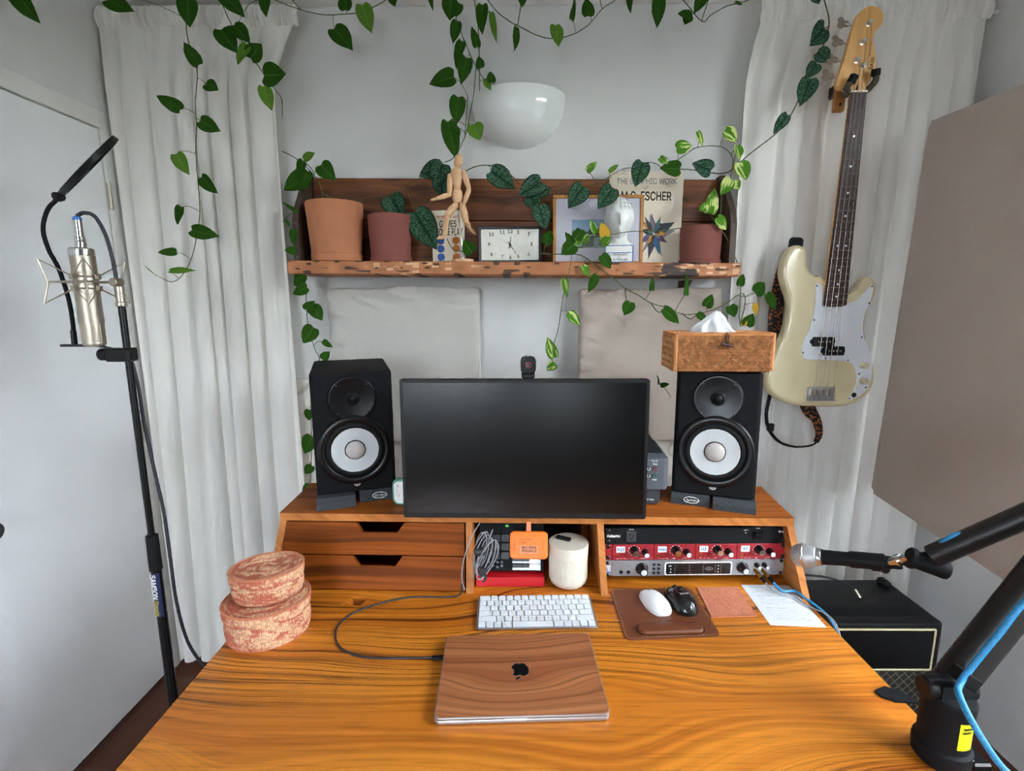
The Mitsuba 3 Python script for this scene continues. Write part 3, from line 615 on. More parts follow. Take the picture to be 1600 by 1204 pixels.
# ================================================================ loudspeakers and what stands on the hutch
ZT = .9402
def speaker(o, a, tilt, label, first):
    k = thing('studio_monitor', label, 'speaker', None)
    def P(m): return move(move(m, rx=tilt), o, rz=a)
    W, HH, D = .210, .332, .284
    def F(m, x, z, out=0): return P(frame(m, (x, -out, z), X_, Z_, -Y_))
    body = slab(W, D, HH, .012, .004)
    part(k, 'cabinet', P(move(body, (0, D / 2, 0))), 'speaker_black')
    def screws(x, z, r, n, a0, nm='screw'):
        for i in range(n):
            t = a0 + 2 * PI * i / n
            part(q, nm, F(lathe([(0, 0), (.0026, 0), (.0022, .0012), (0, .0016)], 10), x + r * math.cos(t), z + r * math.sin(t), .0045), 'dark_metal')
    # tweeter in a round wave guide
    tx, tz = 0, .2625
    q = part(k, 'tweeter', F(lathe([(0, .0005), (.020, .0005), (.021, .0012), (.026, .0014), (.042, .0028), (.055, .0052), (.060, .0056), (.062, .0040), (.0625, .0)], 48), tx, tz), 'black_satin', 50)
    part(q, 'dome', F(lathe([(.019, .0015), (.017, .004), (.0135, .0048), (.0125, .003), (.011, .004), (.008, .0075), (.004, .0092), (0, .0096)], 32), tx, tz), 'rubber_black', 50)
    screws(tx, tz, .054, 4, PI / 4)
    # woofer
    wx, wz = 0, .1205
    q = part(k, 'woofer_frame', F(lathe([(.078, .0004), (.079, .006), (.083, .0082), (.089, .0080), (.095, .0062), (.0975, .003), (.098, 0)], 64), wx, wz), 'black_satin', 50)
    part(q, 'surround', F(lathe([(.0605, .001), (.063, .004), (.068, .0058), (.073, .004), (.0765, .0012), (.0785, .0006)], 56), wx, wz), 'rubber_black', 50)
    part(q, 'cone', F(lathe([(.0240, .0020), (.044, .0030), (.0620, .0048)], 56), wx, wz), 'cone_white', 50)
    part(q, 'dust_cap', F(lathe([(.0265, .0025), (.024, .0062), (.0185, .0095), (.011, .0118), (0, .0126)], 40), wx, wz), 'cap_grey', 60)
    part(q, 'cap_ring', F(lathe([(.0248, .0030), (.0258, .0052), (.0270, .0044), (.0275, .0026)], 40), wx, wz), 'rubber_black', 60)
    screws(wx, wz, .0905, 7, PI / 2 + .2)
    b = part(k, 'badge', F(slab(.023, .023, .004, .002, .0006), 0, .0255, .0), 'black_satin')
    ring = tube([(.0075 * math.cos(t), .0075 * math.sin(t), 0) for t in np.linspace(0, 2 * PI, 33)], .0007, 6)
    spokes = [tube([(0, 0, 0), (.0062 * math.cos(t), .0062 * math.sin(t), 0)], .0006, 6) for t in np.arange(6) * PI / 3 + PI / 6]
    part(b, 'emblem', F(cat(ring, *spokes), 0, .0255, .0042), 'print_white')
    return k
speaker((-.443, 1.312, .9700), .335, .022, 'black studio loudspeaker with a white cone, left of the screen', True)
speaker((.5225, 1.276, .9710), -.335, -.055, 'black studio loudspeaker with a white cone under the tissue basket', False)
def pad(o, a, x0, x1, label, logo=None, z0=ZT, zf=.029, zb=.029, y0=-.012, y1=.24):
    """wedge of foam under a speaker, in that speaker's frame"""
    m = hull([(x, y, z) for x in (x0, x1) for (y, z) in ((y0, z0), (y1, z0), (y0 + .012, z0 + zf), (y1, z0 + zb), (y0 + .001, z0 + zf * .55))])
    k = thing('isolation_pad', label, 'speaker pad')
    part(k, 'foam_wedge', move(move(m, (0, 0, 0)), (o[0], o[1], 0), rz=a), 'foam_grey', False)
    if logo:
        ov = [(.019 * math.cos(t), .0085 * math.sin(t), 0) for t in np.linspace(0, 2 * PI, 41)]
        mm = cat(tube(ov, .0009, 6), move(meshkit.text_mesh('Auralex', .0062, .0006), (-.0135, -.0028, 0), s=.95))
        part(k, 'logo', move(frame(mm, (logo, y0 - .0006, z0 + .0155), X_, Z_, -Y_), (o[0], o[1], 0), rz=a), 'print_white', False)
OL, OR_ = (-.443, 1.312), (.5225, 1.276)
pad(OL, .335, -.106, -.006, 'left grey foam pad, dusty, under the left speaker', zb=.033, y0=-.035)
pad(OL, .335, .004, .104, 'right foam pad with an oval logo, under the left speaker', zb=.033, logo=.058, y0=-.010)
pad(OR_, -.335, -.104, -.006, 'left foam pad with an oval logo, under the right speaker', zb=.015, logo=-.052, y0=-.010)
pad(OR_, -.335, .002, .106, 'right grey foam pad, speckled, under the right speaker', zb=.015, y0=-.022)
# computer screen
MO, MA, MT = np.array([.0165, 1.1932, .9435]), -.0189, -.031
def Ms(m): return move(move(m, rx=MT), MO, rz=MA)
k = thing('monitor', 'large black flat computer screen standing on the middle of the hutch', 'monitor')
part(k, 'housing', Ms(move(frame(slab(.614, .355, .030, .004, .002), (0, 0, .1775), X_, Z_, -Y_), (0, .030, 0))), 'bezel')
part(k, 'screen', Ms(box(-.2985, .2985, -.0006, .0002, .0145, .3470)), 'screen_matte', False, label='matte black unlit screen')
part(k, 'power_light', Ms(box(.2480, .2510, -.0012, .001, -.0012, .0008)), 'orange_rubber', False)
part(k, 'stand_neck', Ms(box(-.045, .045, .034, .056, .08, .24, .004)), 'bezel', False)
part(k, 'stand_foot', cat(hull([(x, y, z) for x in (-.07, .08) for y in (1.232, 1.36) for z in (ZT, ZT + .006)]), box(-.025, .04, 1.236, 1.262, ZT + .005, 1.10, .003)), 'bezel', False)
# webcam
k = thing('webcam', 'small black webcam with a red-ringed lens on top of the screen', 'webcam')
wo = Ms(box(0, .001, 0, .001, .3575, .3585)).vertices.mean(0)
wx = wo[0] + .010; wy = wo[1]; wz = wo[2] - .0002
part(k, 'body', frame(slab(.037, .042, .030, .012, .003), (wx, wy + .020, wz + .033), X_, Z_, -Y_), 'black_satin')
part(k, 'face', frame(slab(.031, .035, .001, .010, .0004), (wx, wy - .0098, wz + .033), X_, Z_, -Y_), 'bezel')
part(k, 'lens', frame(lathe([(0, 0), (.0075, 0), (.0075, .002), (.0055, .0024), (.0045, .0012), (0, .001)], 24), (wx, wy - .0106, wz + .034), X_, Z_, -Y_), 'black_gloss')
for i in range(4):
    part(k, 'lens_mark', frame(tube([(.0062 * math.cos(t), .0062 * math.sin(t), 0) for t in np.linspace(i * PI / 2 + .2, i * PI / 2 + 1.37, 8)], .0008, 6), (wx, wy - .0130, wz + .034), X_, Z_, -Y_), 'print_red')
part(k, 'foot', cat(box(wx - .016, wx + .016, wy - .004, wy + .024, wz + .0, wz + .014, .003), box(wx - .012, wx + .012, wy + .0, wy + .02, wz + .0005, wz + .016, .002)), 'black_satin', False)
# round-cornered timer clock behind the screen
k = thing('timer_clock', 'small white timer clock with a green rim, behind the left edge of the screen', 'clock')
tc = np.array([-.300, 1.305, ZT + .037])
A_ = -.1
def Tc(m, out): return move(frame(m, (0, -out, 0), X_, Z_, -Y_), tc, rz=A_)
part(k, 'rim', Tc(slab(.078, .074, .022, .018, .004), 0), mat('timer_green', '#4f9277', 0.45))
part(k, 'face', Tc(slab(.066, .062, .001, .014, .0004), .0222), 'white_plastic')
for t_, h_, x, z in (('8', .006, -.025, .014), ('7', .006, -.027, .002), ('6', .006, -.022, -.012), ('5', .006, -.006, -.022)):
    part(k, 'numeral', Tc(move(meshkit.text_mesh(t_, h_, .0004), (x, z, 0)), .0232), 'print_black', False)
part(k, 'hand', Tc(box(-.001, .001, 0, .022, 0, .0008), .0234), 'print_grey', False)
# grey power unit behind the screen on the right
k = thing('power_station', 'grey power station with small round buttons beside the right speaker', 'power station')
po = np.array([.285, 1.285, ZT])
def Pw(m): return move(m, po, rz=-.06)
part(k, 'lower_body', Pw(hull([(x, y, z) for (x, y) in ((-.105, .006), (.095, .006), (.105, .025), (.10, .19), (-.10, .19)) for z in (0.004, .045)])), mat('unit_dark', '#2b3036', 0.5), False)
part(k, 'upper_body', Pw(move(slab(.24, .20, .088, .016, .004), (0, .10, .045))), mat('unit_grey', '#4b5159', 0.5))
part(k, 'carry_handle', Pw(hull([(x, y, z) for (x, y, z) in ((-.10, .05, .1335), (.112, .05, .1335), (-.10, .18, .1335), (.112, .18, .1335), (-.08, .09, .205), (.06, .09, .205), (-.08, .15, .205), (.06, .15, .205))])), 'black_matte', False)
def Pf(m, x, z): return Pw(frame(m, (x, -.0008, z), X_, Z_, -Y_))
for (x, z, mm) in ((.083, .105, 'print_red'), (.083, .085, 'timer_green'), (.066, .105, 'print_white'), (.066, .085, 'print_white')):
    b = part(k, 'button', Pf(lathe([(0, 0), (.007, 0), (.0065, .002), (0, .0022)], 18), x, z), 'unit_dark')
    part(b, 'symbol', Pf(tube([(.004 * math.cos(t), .004 * math.sin(t), .0024) for t in np.linspace(2.0, 7.4, 18)], .0007, 6), x, z), mm)
for (s_, x, z) in (('Stop', .083, .116), ('Start', .083, .073), ('Tools', .08, .137 - .012)):
    part(k, 'lettering', Pf(move(meshkit.text_mesh(s_, .0042, .0004), (-.007, 0, 0)), x, z), 'print_white', False)
part(k, 'lettering', Pf(move(meshkit.text_mesh('POWER', .004, .0004), (0, 0, -.006)), .065, .014), 'print_white', False)
# ---------------------------------------------------------------- tissue basket on the right speaker
scene['material_rattan_strand'] = {'type': 'twosided', 'bsdf': {'type': 'principled', 'base_color': {'type': 'mesh_attribute', 'name': 'vertex_color'}, 'roughness': .5}}
k = thing('tissue_basket', 'woven brown rattan tissue box cover on top of the right speaker', 'tissue box')
bo = np.array([.525, 1.262, 1.305]); BA = -.05
bo[2] = 1.3065
BW, BD, BH = .252, .135, .100
def Bk(m): return move(m, bo, rz=BA)
part(k, 'lining', Bk(move(slab(BW - .006, BD - .006, BH - .004, .012, .002), (0, BD / 2, .001))), 'rattan_dark')  # dark brown core box, so the gaps between strands look dark
def weave_face(w, h_, nu, nv):
    """herringbone of flat raised strands, each with a tone of its own; returns (mesh, colours)"""
    du, dv = w / nu, h_ / nv; rg = np.random.default_rng(8); st, co = [], []
    pale, deep = np.array(lin('#c99463')), np.array(lin('#8f5b33'))
    for j in range(nv):
        for i in range(nu):
            for half in (0, 1):
                s = 1 if j % 2 == 0 else -1
                cx, cy = (i + .25 + half * .5) * du - w / 2, (j + .5) * dv - h_ / 2
                a = s * .80; L = dv * .70; t = du * .135
                ca, sa = math.cos(a), math.sin(a); zz = .0022 + .0012 * rg.random()
                st.append([(cx + l * ca - q * sa, cy + l * sa + q * ca, z) for (l, q, z) in ((-L, -t, 0), (-L, t, 0), (L, t, 0), (L, -t, 0), (-L * .8, 0, zz), (L * .8, 0, zz))])
                co.append([pale + (deep - pale) * rg.random() ** 1.3] * 6)
    V = np.array(st).reshape(-1, 3); n = len(st)
    f = np.array([(0, 4, 1), (3, 2, 5), (0, 3, 5), (0, 5, 4), (1, 4, 5), (1, 5, 2)])
    return TM(V, (f[None] + 6 * np.arange(n)[:, None, None]).reshape(-1, 3), process=False), np.array(co).reshape(-1, 3)
f1 = weave_face(BW - .016, BH - .010, 22, 11); f2 = weave_face(BD - .016, BH - .010, 11, 11); f3 = weave_face(BW - .02, BD - .02, 22, 13)
fx = lambda m, o, X, Y, Z: frame(m, o, X, Y, Z)
faces = [(f1, (0, .003, BH / 2 - .003), X_, Z_, -Y_), (f2, (-BW / 2 + .003, BD / 2, BH / 2 - .003), -Y_, Z_, -X_), (f2, (BW / 2 - .003, BD / 2, BH / 2 - .003), Y_, Z_, X_), (f3, (0, BD / 2, BH - .0035), X_, Y_, Z_)]
part(k, 'woven_strands', Bk(cat([fx(f[0], *r_) for f, *r_ in faces])), 'rattan_strand', False, stuff=True, color=np.vstack([f[1] for f, *_ in faces]))
cor = [tube([(sx * (BW / 2 - .006), y, .002), (sx * (BW / 2 - .006), y, BH - .004)], .0062, 8) for sx in (-1, 1) for y in (.007, BD - .007)]
part(k, 'corner_strands', Bk(cat(cor)), 'rattan')
rimp = [(-BW / 2 + .004, .003), (BW / 2 - .004, .003), (BW / 2 - .004, BD - .003), (-BW / 2 + .004, BD - .003), (-BW / 2 + .004, .003)]
tw = []
for a, b in zip(rimp, rimp[1:]):
    n = int(np.hypot(b[0] - a[0], b[1] - a[1]) / .0045)
    for i in range(n):
        t = (i + .5) / n; p = np.array([a[0] + (b[0] - a[0]) * t, a[1] + (b[1] - a[1]) * t, BH - .004])
        d = np.array([b[0] - a[0], b[1] - a[1], 0]); d /= np.linalg.norm(d)
        tw.append(cyl(p - d * .003 - Z_ * .003, p + d * .003 + Z_ * .003, .0026, n=6))
part(k, 'lid_rim', Bk(cat(tw)), 'rattan', 25)
part(k, 'toggle', Bk(cat(cyl((-.012, -.004, BH - .027), (.018, -.005, BH - .033), .0042, n=12, bev=.001))), mat('toggle_wood', '#3a2218', .5))
part(k, 'loop', Bk(cat(tube(curve([(.003, -.003, BH - .028), (-.001, -.003, BH - .012), (.003, .003, BH + .001), (.007, -.003, BH - .012), (.004, -.003, BH - .028)]), .0011, 6))), 'print_black')
def tissue():
    nu, nv = 41, 16; V = []
    for j in range(nv):
        t = j / (nv - 1)
        for i in range(nu):
            a = 2 * PI * i / (nu - 1)
            n = meshkit.noise(np.array([[2.2 * math.cos(a) + 5, 2.2 * math.sin(a), t * 3.0]]), 3)[0]
            f = abs(math.sin(a * 3.5 + t * 1.5))
            w = (1 - t) ** .85
            rx_, ry_ = .056 * w * (.8 + .35 * n) + .004, .028 * w * (.45 + 1.1 * f * n) + .002
            V.append((rx_ * math.cos(a) + .010 * t * t, ry_ * math.sin(a) - .006 * t, .056 * t + .006 * (n - .5) * t))
    F = [(j * nu + i, j * nu + i + 1, (j + 1) * nu + i + 1, (j + 1) * nu + i) for j in range(nv - 1) for i in range(nu - 1)]
    return TM(np.array(V), np.array([q for f in F for q in ((f[0], f[1], f[2]), (f[0], f[2], f[3]))]), process=False)
solo('paper_tissue', Bk(move(tissue(), (-.012, .070, BH - .003))), 'tissue', 'white paper tissue poking out of the woven basket', 'tissue', smooth=True)
# ================================================================ middle bay of the hutch
k = thing('keyboard_controller', 'small black pad and key music controller standing tilted in the middle bay', 'music keyboard')
cX = np.array([0.99, -.02, 0]); cX /= np.linalg.norm(cX)
cY = np.array([0, .30, .95]); cY /= np.linalg.norm(cY); cY = cY - cX * (cX @ cY); cY /= np.linalg.norm(cY)
cN = np.cross(cX, cY); cO = np.array([-.103, 1.222, .7835])
def Kc(m, u, w, out=0): return frame(m, cO + cX * u + cY * w + cN * out, cX, cY, cN)
part(k, 'body', Kc(move(slab(.172, .125, .020, .004, .002), (.086, .0625, -.020)), 0, 0), 'black_matte')
for i in range(3):
    for j in range(3): part(k, 'pad', Kc(slab(.0215, .0185, .003, .002, .0007, 3), .022 + i * .0245 - .001, .040 + j * .0225), mat('pad_grey', '#24282d', .5) if 'material_pad_grey' not in scene else 'pad_grey')
part(k, 'lit_pad', Kc(slab(.0085, .006, .002, .001, .0004, 3), .0745, .1165), mat('led_green', '#35d24a', .4), label='small green lit pad')
for i in range(4): part(k, 'knob', Kc(lathe([(0, 0), (.0042, 0), (.0036, .008), (0, .0085)], 12), .0270 + i * .0115, .012 + (i % 2) * .003), 'unit_grey')
for i in range(4): part(k, 'knob', Kc(lathe([(0, 0), (.0042, 0), (.0036, .008), (0, .0085)], 12), .0270 + i * .0115, .024), 'unit_grey')
for i in range(5): part(k, 'white_key', Kc(box(.089, .164, .004 + i * .0165, .0197 + i * .0165, 0, .006, .001), 0, 0), 'key_white', False)
for w in (.0125, .029, .062): part(k, 'black_key', Kc(box(.089, .134, w - .001, w + .009, .006, .012, .0015), 0, 0), 'black_satin', False)
solo('red_box', hull([(x, y, z) for x in (-.108, .070) for (y, z) in ((1.200, .7515), (1.202, .7765), (1.40, .7515), (1.40, .7765))]), 'red_box', 'flat bright red box lying under the pad controller', 'box', smooth=False)
k = thing('portable_drive', 'orange rubber-cased portable drive leaning at the top of the middle bay', 'hard drive')
dX = np.array([.995, -.03, .0]); dX /= np.linalg.norm(dX); dY = np.array([.02, .38, .92]); dY -= dX * (dX @ dY); dY /= np.linalg.norm(dY); dN = np.cross(dX, dY)
dO = np.array([.0285, 1.186, .8745])
def Dr(m, u=0, w=0, out=0): return frame(m, dO + dX * u + dY * w + dN * out, dX, dY, dN)
part(k, 'case', Dr(slab(.098, .068, .018, .011, .005), 0, 0, -.018), 'orange_rubber')
part(k, 'raised_panel', Dr(slab(.072, .044, .0016, .006, .0008), 0, 0, -.0004), 'orange_rubber')
for u in (-.036, .036): part(k, 'groove', Dr(box(u - .0012, u + .0012, -.012, .012, 0, .0008), 0, 0, 0), mat('orange_dark', '#b9540c', .6) if 'material_orange_dark' not in scene else 'orange_dark', False)
part(k, 'pink_label', Dr(box(-.022, .024, -.0205, -.0005, 0, .0008), 0, 0, .0012), mat('label_pink', '#d9835f', .7), False)
for (t_, w, h_) in (('MAY BREAK', -.0085, .0062), ('PERSONAL B', -.0165, .0062)): part(k, 'lettering', frame(text(t_, h_, (0, 0, 0), X_, Y_, .0003, True, True, .038), dO + dY * w + dN * .0021 + dX * .001, dX, dY, dN), 'print_blue' if 0 else 'print_black', False)
for (t_, w) in (('7ty BACKUP', .0125), ('By Ross', .0045)): part(k, 'lettering', frame(text(t_, .0042, (0, 0, 0), X_, Y_, .0003), dO - dX * .026 + dY * w + dN * .0013, dX, dY, dN), 'print_black', False)
part(k, 'loop_strap', Dr(box(-.006, .006, .032, .058, -.012, -.009)), 'label_pink', False)
# black charger box at the back of the bay
k = thing('black_adapter', 'dark square device at the back of the middle bay, behind the cream canister', 'device')
part(k, 'body', box(.085, .185, 1.35, 1.41, .7512, .905, .004), 'black_satin', False)
part(k, 'ledge', box(.09, .18, 1.335, 1.35, .86, .885, .003), 'bezel', False)
# cream ribbed canister
k = thing('ceramic_canister', 'round cream ribbed canister standing in the middle bay', 'canister')
def canister():
    n = 240; rs = []
    for (r, z, rib) in ((.034, 0, 0), (.042, .002, 0), (.0475, .008, 0), (.0505, .017, .0), (.0510, .020, 1), (.0510, .080, 1), (.0515, .083, 0), (.0515, .0845, 0)):
        t = np.arange(n) * 2 * PI / n; rr = r - rib * .0011 * (np.sin(t * 60) > .1)
        rs.append(np.c_[rr * np.cos(t), rr * np.sin(t), np.full(n, z)])
    return loft(rs)
cc = np.array([.134, 1.225, .7512])
part(k, 'body', move(canister(), cc), 'cream_ceramic', 30)
part(k, 'lid', move(lathe([(0, 0), (.0515, 0), (.052, .001), (.052, .0275), (.0508, .029), (.048, .0293), (0, .0293)], 64), cc + [0, 0, .0850]), 'cream_ceramic')
k = thing('remote_control', 'tiny black remote control lying on top of the cream canister', 'remote')
part(k, 'body', move(slab(.040, .014, .006, .003, .0012), cc + [-.012, .012, .1145], rz=-.55), 'black_plastic')
for u in (-.010, 0, .010): part(k, 'button', move(move(lathe([(0, 0), (.0022, 0), (.0018, .001), (0, .0011)], 10), (u, 0, .006)), cc + [-.012, .012, .1145], rz=-.55), 'dark_metal')
# coiled grey cable hanging over the left divider
k = thing('coiled_cable', 'bundle of grey braided cable looped at the left of the middle bay', 'cable')
def loop(cx, cz, a, b, y, tilt, ph=0):
    t = np.linspace(0, 2 * PI, 40)
    u, w = a * np.cos(t + ph), b * np.sin(t + ph)
    return tube(np.c_[cx + u * math.cos(tilt) - w * math.sin(tilt), y + .006 * np.sin(3 * t + ph), cz + u * math.sin(tilt) + w * math.cos(tilt)], .0016, 8, cap=False)
ms = [loop(-.094 + .004 * i - .002 * (i % 2), .868 - .003 * i, .013 + .003 * (i % 3), .050 + .004 * (i % 2), 1.175 - .0045 * i, -.18 - .05 * i, i) for i in range(6)]
part(k, 'loops', cat(ms), 'grey_cable', True)
part(k, 'tie', cyl((-.108, 1.163, .868), (-.082, 1.163, .872), .011, n=14, bev=.003), 'dark_cable')
part(k, 'tail', cat(tube(curve([(-.062, 1.17, .925), (-.078, 1.165, .88), (-.100, 1.160, .83), (-.116, 1.158, .80)]), .0016, 8), tube(curve([(-.098, 1.205, .925), (-.118, 1.162, .90), (-.135, 1.148, .85), (-.140, 1.150, .80), (-.133, 1.152, .772)]), .0016, 8)), 'grey_cable', True)
part(k, 'plug', hull([(x, y, z) for x in (-.094, -.078) for y in (1.150, 1.162) for z in (.800, .830)] + [(-.086, 1.150, .792)]), 'dark_cable', False)
part(k, 'plug_tip', box(-.0915, -.0845, 1.149, 1.155, .7985, .808), 'print_red', False)
# ================================================================ on the desk
ZD = .7502
# computer keyboard
k = thing('computer_keyboard', 'slim white computer keyboard with silver edges lying in the middle of the desk', 'keyboard')
ko, ka = (.0427, 1.0839), .0282 - .0
def Kb(m): return move(move(m, rx=.045), (ko[0], ko[1], ZD + .0050), rz=ka)
part(k, 'base', Kb(move(slab(.279, .1149, .0052, .006, .0012), (0, 0, -.0026 + .0010))), 'aluminium')
kd = {}
def keycap(x, y, w, h_, lab=None):
    q = part(k, 'key', Kb(move(slab(w, h_, .0028, .0018, .0006, 2), (x, y, .0036))), 'key_white')
    if lab: part(q, 'legend', Kb(text(lab, .0028, (x, y - .0014, .0064), X_, Y_, .0001, False, True)), 'print_grey', False)
rows = [(['esc'] + ['F%d' % i for i in range(1, 13)] + [''], [1.5] + [1.0] * 12 + [1.0]),
        (list('`1234567890-=') + ['delete'], [1] * 13 + [1.5]),
        (['tab'] + list('QWERTYUIOP[]\\'), [1.5] + [1] * 13),
        (['caps'] + list("ASDFGHJKL;'") + ['return'], [1.78] + [1] * 11 + [1.78]),
        (['shift'] + list('ZXCVBNM,./') + ['shift'], [2.32] + [1] * 10 + [2.32]),
        (['fn', 'ctrl', 'opt', 'cmd', '', 'cmd', 'opt', '<', '', '>'], [1, 1, 1, 1.28, 5.15, 1.28, 1, 1, 1, 1])]
y = .0500
for r, (labs, ws) in enumerate(rows):
    tot = sum(ws); unit = (.2715) / tot; x = -.13575; hh = .0165
    for lab, w in zip(labs, ws):
        keycap(x + w * unit / 2, y, w * unit - .0030, hh - .0 , lab if r in (1, 2, 3, 4) and len(lab) == 1 else None); x += w * unit
    y -= .0192
# laptop
k = thing('laptop', 'closed silver laptop with a walnut veneer lid before the keyboard', 'laptop')
lo, la = (.0039, .8808), .0372
def Lp(m): return move(m, (lo[0], lo[1], ZD), rz=la)
part(k, 'base', Lp(move(slab(.3126, .2212, .0095, .011, .003), (0, 0, .0012))), 'aluminium')
part(k, 'rubber_foot', Lp(cat(*[cyl((x, y, 0), (x, y, .0014), .006) for x in (-.13, .13) for y in (-.085, .085)])), 'rubber_black')
part(k, 'lid', Lp(move(slab(.3126, .2212, .0046, .011, .0014), (0, 0, .0111))), 'aluminium')
def outline(P, k):
    P = np.array(P) * k; Q = np.vstack([P[-1:], P, P[:2]]); o = []
    for i in range(1, len(Q) - 2):
        for t in np.linspace(0, 1, 5, endpoint=False):
            a, b, c, d = Q[i - 1], Q[i], Q[i + 1], Q[i + 2]
            o.append(.5 * (2 * b + (c - a) * t + (2 * a - 5 * b + 4 * c - d) * t * t + (3 * b - a - 3 * c + d) * t ** 3))
    return Polygon(o).buffer(0)
# the emblem stands upside down as seen from the closed front edge
A1 = outline([(0, .33), (-.16, .40), (-.32, .38), (-.45, .26), (-.50, .05), (-.47, -.18), (-.38, -.38), (-.26, -.53), (-.16, -.58), (-.06, -.545), (.02, -.53), (.10, -.545), (.20, -.58), (.30, -.53), (.40, -.38), (.465, -.22), (.37, -.13), (.32, .02), (.34, .16), (.44, .26), (.38, .33), (.28, .385), (.16, .40), (.07, .36)], -.034)
A2 = outline([(.01, .44), (.02, .56), (.11, .67), (.22, .72), (.215, .60), (.13, .49)], -.034)
ven = rrect(.3085, .2172, .010).difference(A1.buffer(.0007)).difference(A2.buffer(.0005))
part(k, 'veneer', Lp(move(extr(ven, .0007), (0, 0, .0156))), 'lid_wood', False, label='walnut veneer covering the lid')
part(k, 'emblem', Lp(move(extr(unary_union([A1, A2]), .0004), (0, 0, .0156))), 'black_gloss', False, label='glossy black apple-shaped emblem')
part(k, 'emblem_rim', Lp(move(extr(unary_union([A1.buffer(.0007).difference(A1), A2.buffer(.0005).difference(A2)]), .0009), (0, 0, .0156))), 'chrome', False)
part(k, 'finger_notch', Lp(move(frame(slab(.042, .0032, .0012, .0014, .0004), (0, 0, 0), X_, Z_, -Y_), (-.012, -.1098, .0098))), 'white_plastic')
# black charging cable
k = thing('charging_cable', 'black charging cable curving over the desk from the hutch to the laptop', 'cable')
part(k, 'cord', tube(curve([(-.1395, 1.148, .790), (-.141, 1.149, .770), (-.150, 1.152, .756), (-.185, 1.150, .7535), (-.274, 1.150, .7525), (-.345, 1.122, .7525), (-.398, 1.080, .7525), (-.414, 1.030, .7525), (-.392, .974, .7525), (-.350, .944, .7525), (-.300, .932, .7528), (-.225, .930, .7545), (-.177, .9285, .7568)]), .0022, 8), 'dark_cable', True)
part(k, 'plug', move(slab(.024, .0095, .0062, .002, .0012), (-.1665, .9275, .7540), rz=.035), 'rubber_black')
# leather mouse mat
k = thing('mouse_mat', 'brown leather mouse mat with a padded wrist rest', 'mouse mat')
mm = Polygon([(.2385, 1.188), (.4500, 1.196), (.4520, 1.006), (.2370, .990)])
mm = mm.buffer(-.016).buffer(.016, quad_segs=8)
part(k, 'leather_sheet', move(extr(mm, .0026), (0, 0, ZD)), 'leather', False)
part(k, 'stitching', cat(*[cyl((*ring2(mm.buffer(-.004), 150)[i], ZD + .0024), (*(ring2(mm.buffer(-.004), 150)[i] * .55 + ring2(mm.buffer(-.004), 150)[(i + 1) % 150] * .45), ZD + .0032), .0005, n=5) for i in range(150)]), 'stitch', False, stuff=True)
wr = slab(.150, .036, .011, .0175, .007)
part(k, 'wrist_rest', move(wr, (.345, 1.0235, ZD + .0020), rz=.04), 'leather', 60)
part(k, 'wrist_rest_seam', move(tube([(*q, 0) for q in np.vstack([ring2(rrect(.154, .040, .0195), 90), ring2(rrect(.154, .040, .0195), 90)[:1]])], .0011, 6, cap=False), (.345, 1.0235, ZD + .0034), rz=.04), 'leather')
def mouse(L, W, Hh, peak=.55, n=40, m=20):
    rs = []
    for i in range(m):
        t = i / (m - 1); ph = t * PI / 2
        s, z = math.cos(ph) ** .75, math.sin(ph)
        a = np.arange(n) * 2 * PI / n
        ex = 2.6; cx = np.sign(np.cos(a)) * np.abs(np.cos(a)) ** (2 / ex); cy = np.sign(np.sin(a)) * np.abs(np.sin(a)) ** (2 / ex)
        y = cy * L / 2 * s
        h = Hh * z * (1 - .22 * ((y / (L / 2)) * (1 if peak > .5 else -1) + .15) ** 2 - .05 * y / (L / 2))
        rs.append(np.c_[cx * W / 2 * s * (1 - .06 * cy), y - .004 * z, h])
    rs[-1][:, :2] *= 0.3
    return loft(rs)
def surf(m, x, y):
    v = m.vertices; d = np.hypot(v[:, 0] - x, v[:, 1] - y); i = np.argsort(d)[:5]; return float(v[i, 2].mean())
k = thing('computer_mouse', 'slim white computer mouse on the leather mat', 'mouse')
def Wm(m): return move(m, (.337, 1.126, ZD + .0028), rz=.20)
wm = mouse(.107, .059, .024); part(k, 'shell', Wm(wm), 'white_plastic', 70)
part(k, 'wheel', Wm(move(cyl((-.0025, 0, 0), (.0025, 0, 0), .006, n=16, bev=.001), (0, .027, surf(wm, 0, .027) - .0042))), 'cap_grey')
part(k, 'button_seam', Wm(tube(curve([(0, y_, surf(wm, 0, y_) + .0001) for y_ in (.034, .040, .045)]), .0006, 5)), 'print_grey')
k = thing('computer_mouse', 'glossy black computer mouse on the leather mat', 'mouse')
def Bm(m): return move(m, (.4005, 1.128, ZD + .0028), rz=.14)
bm = mouse(.112, .061, .036); part(k, 'shell', Bm(bm), 'black_gloss', 70)
part(k, 'wheel', Bm(move(cyl((-.0035, 0, 0), (.0035, 0, 0), .008, n=16, bev=.001), (0, .030, surf(bm, 0, .030) - .0055))), 'dark_metal')
for q_ in (-1, 1): part(k, 'side_strip', Bm(tube(curve([(q_ * .012, y_, surf(bm, q_ * .012, y_)) for y_ in (.012, .022, .032, .040)]), .0011, 6)), 'dark_metal')
part(k, 'lettering', Bm(text('DELUX', .0050, (0, -.020, surf(bm, 0, -.02) - .0002), X_, Y_, .0012, True, True)), 'print_grey', False)
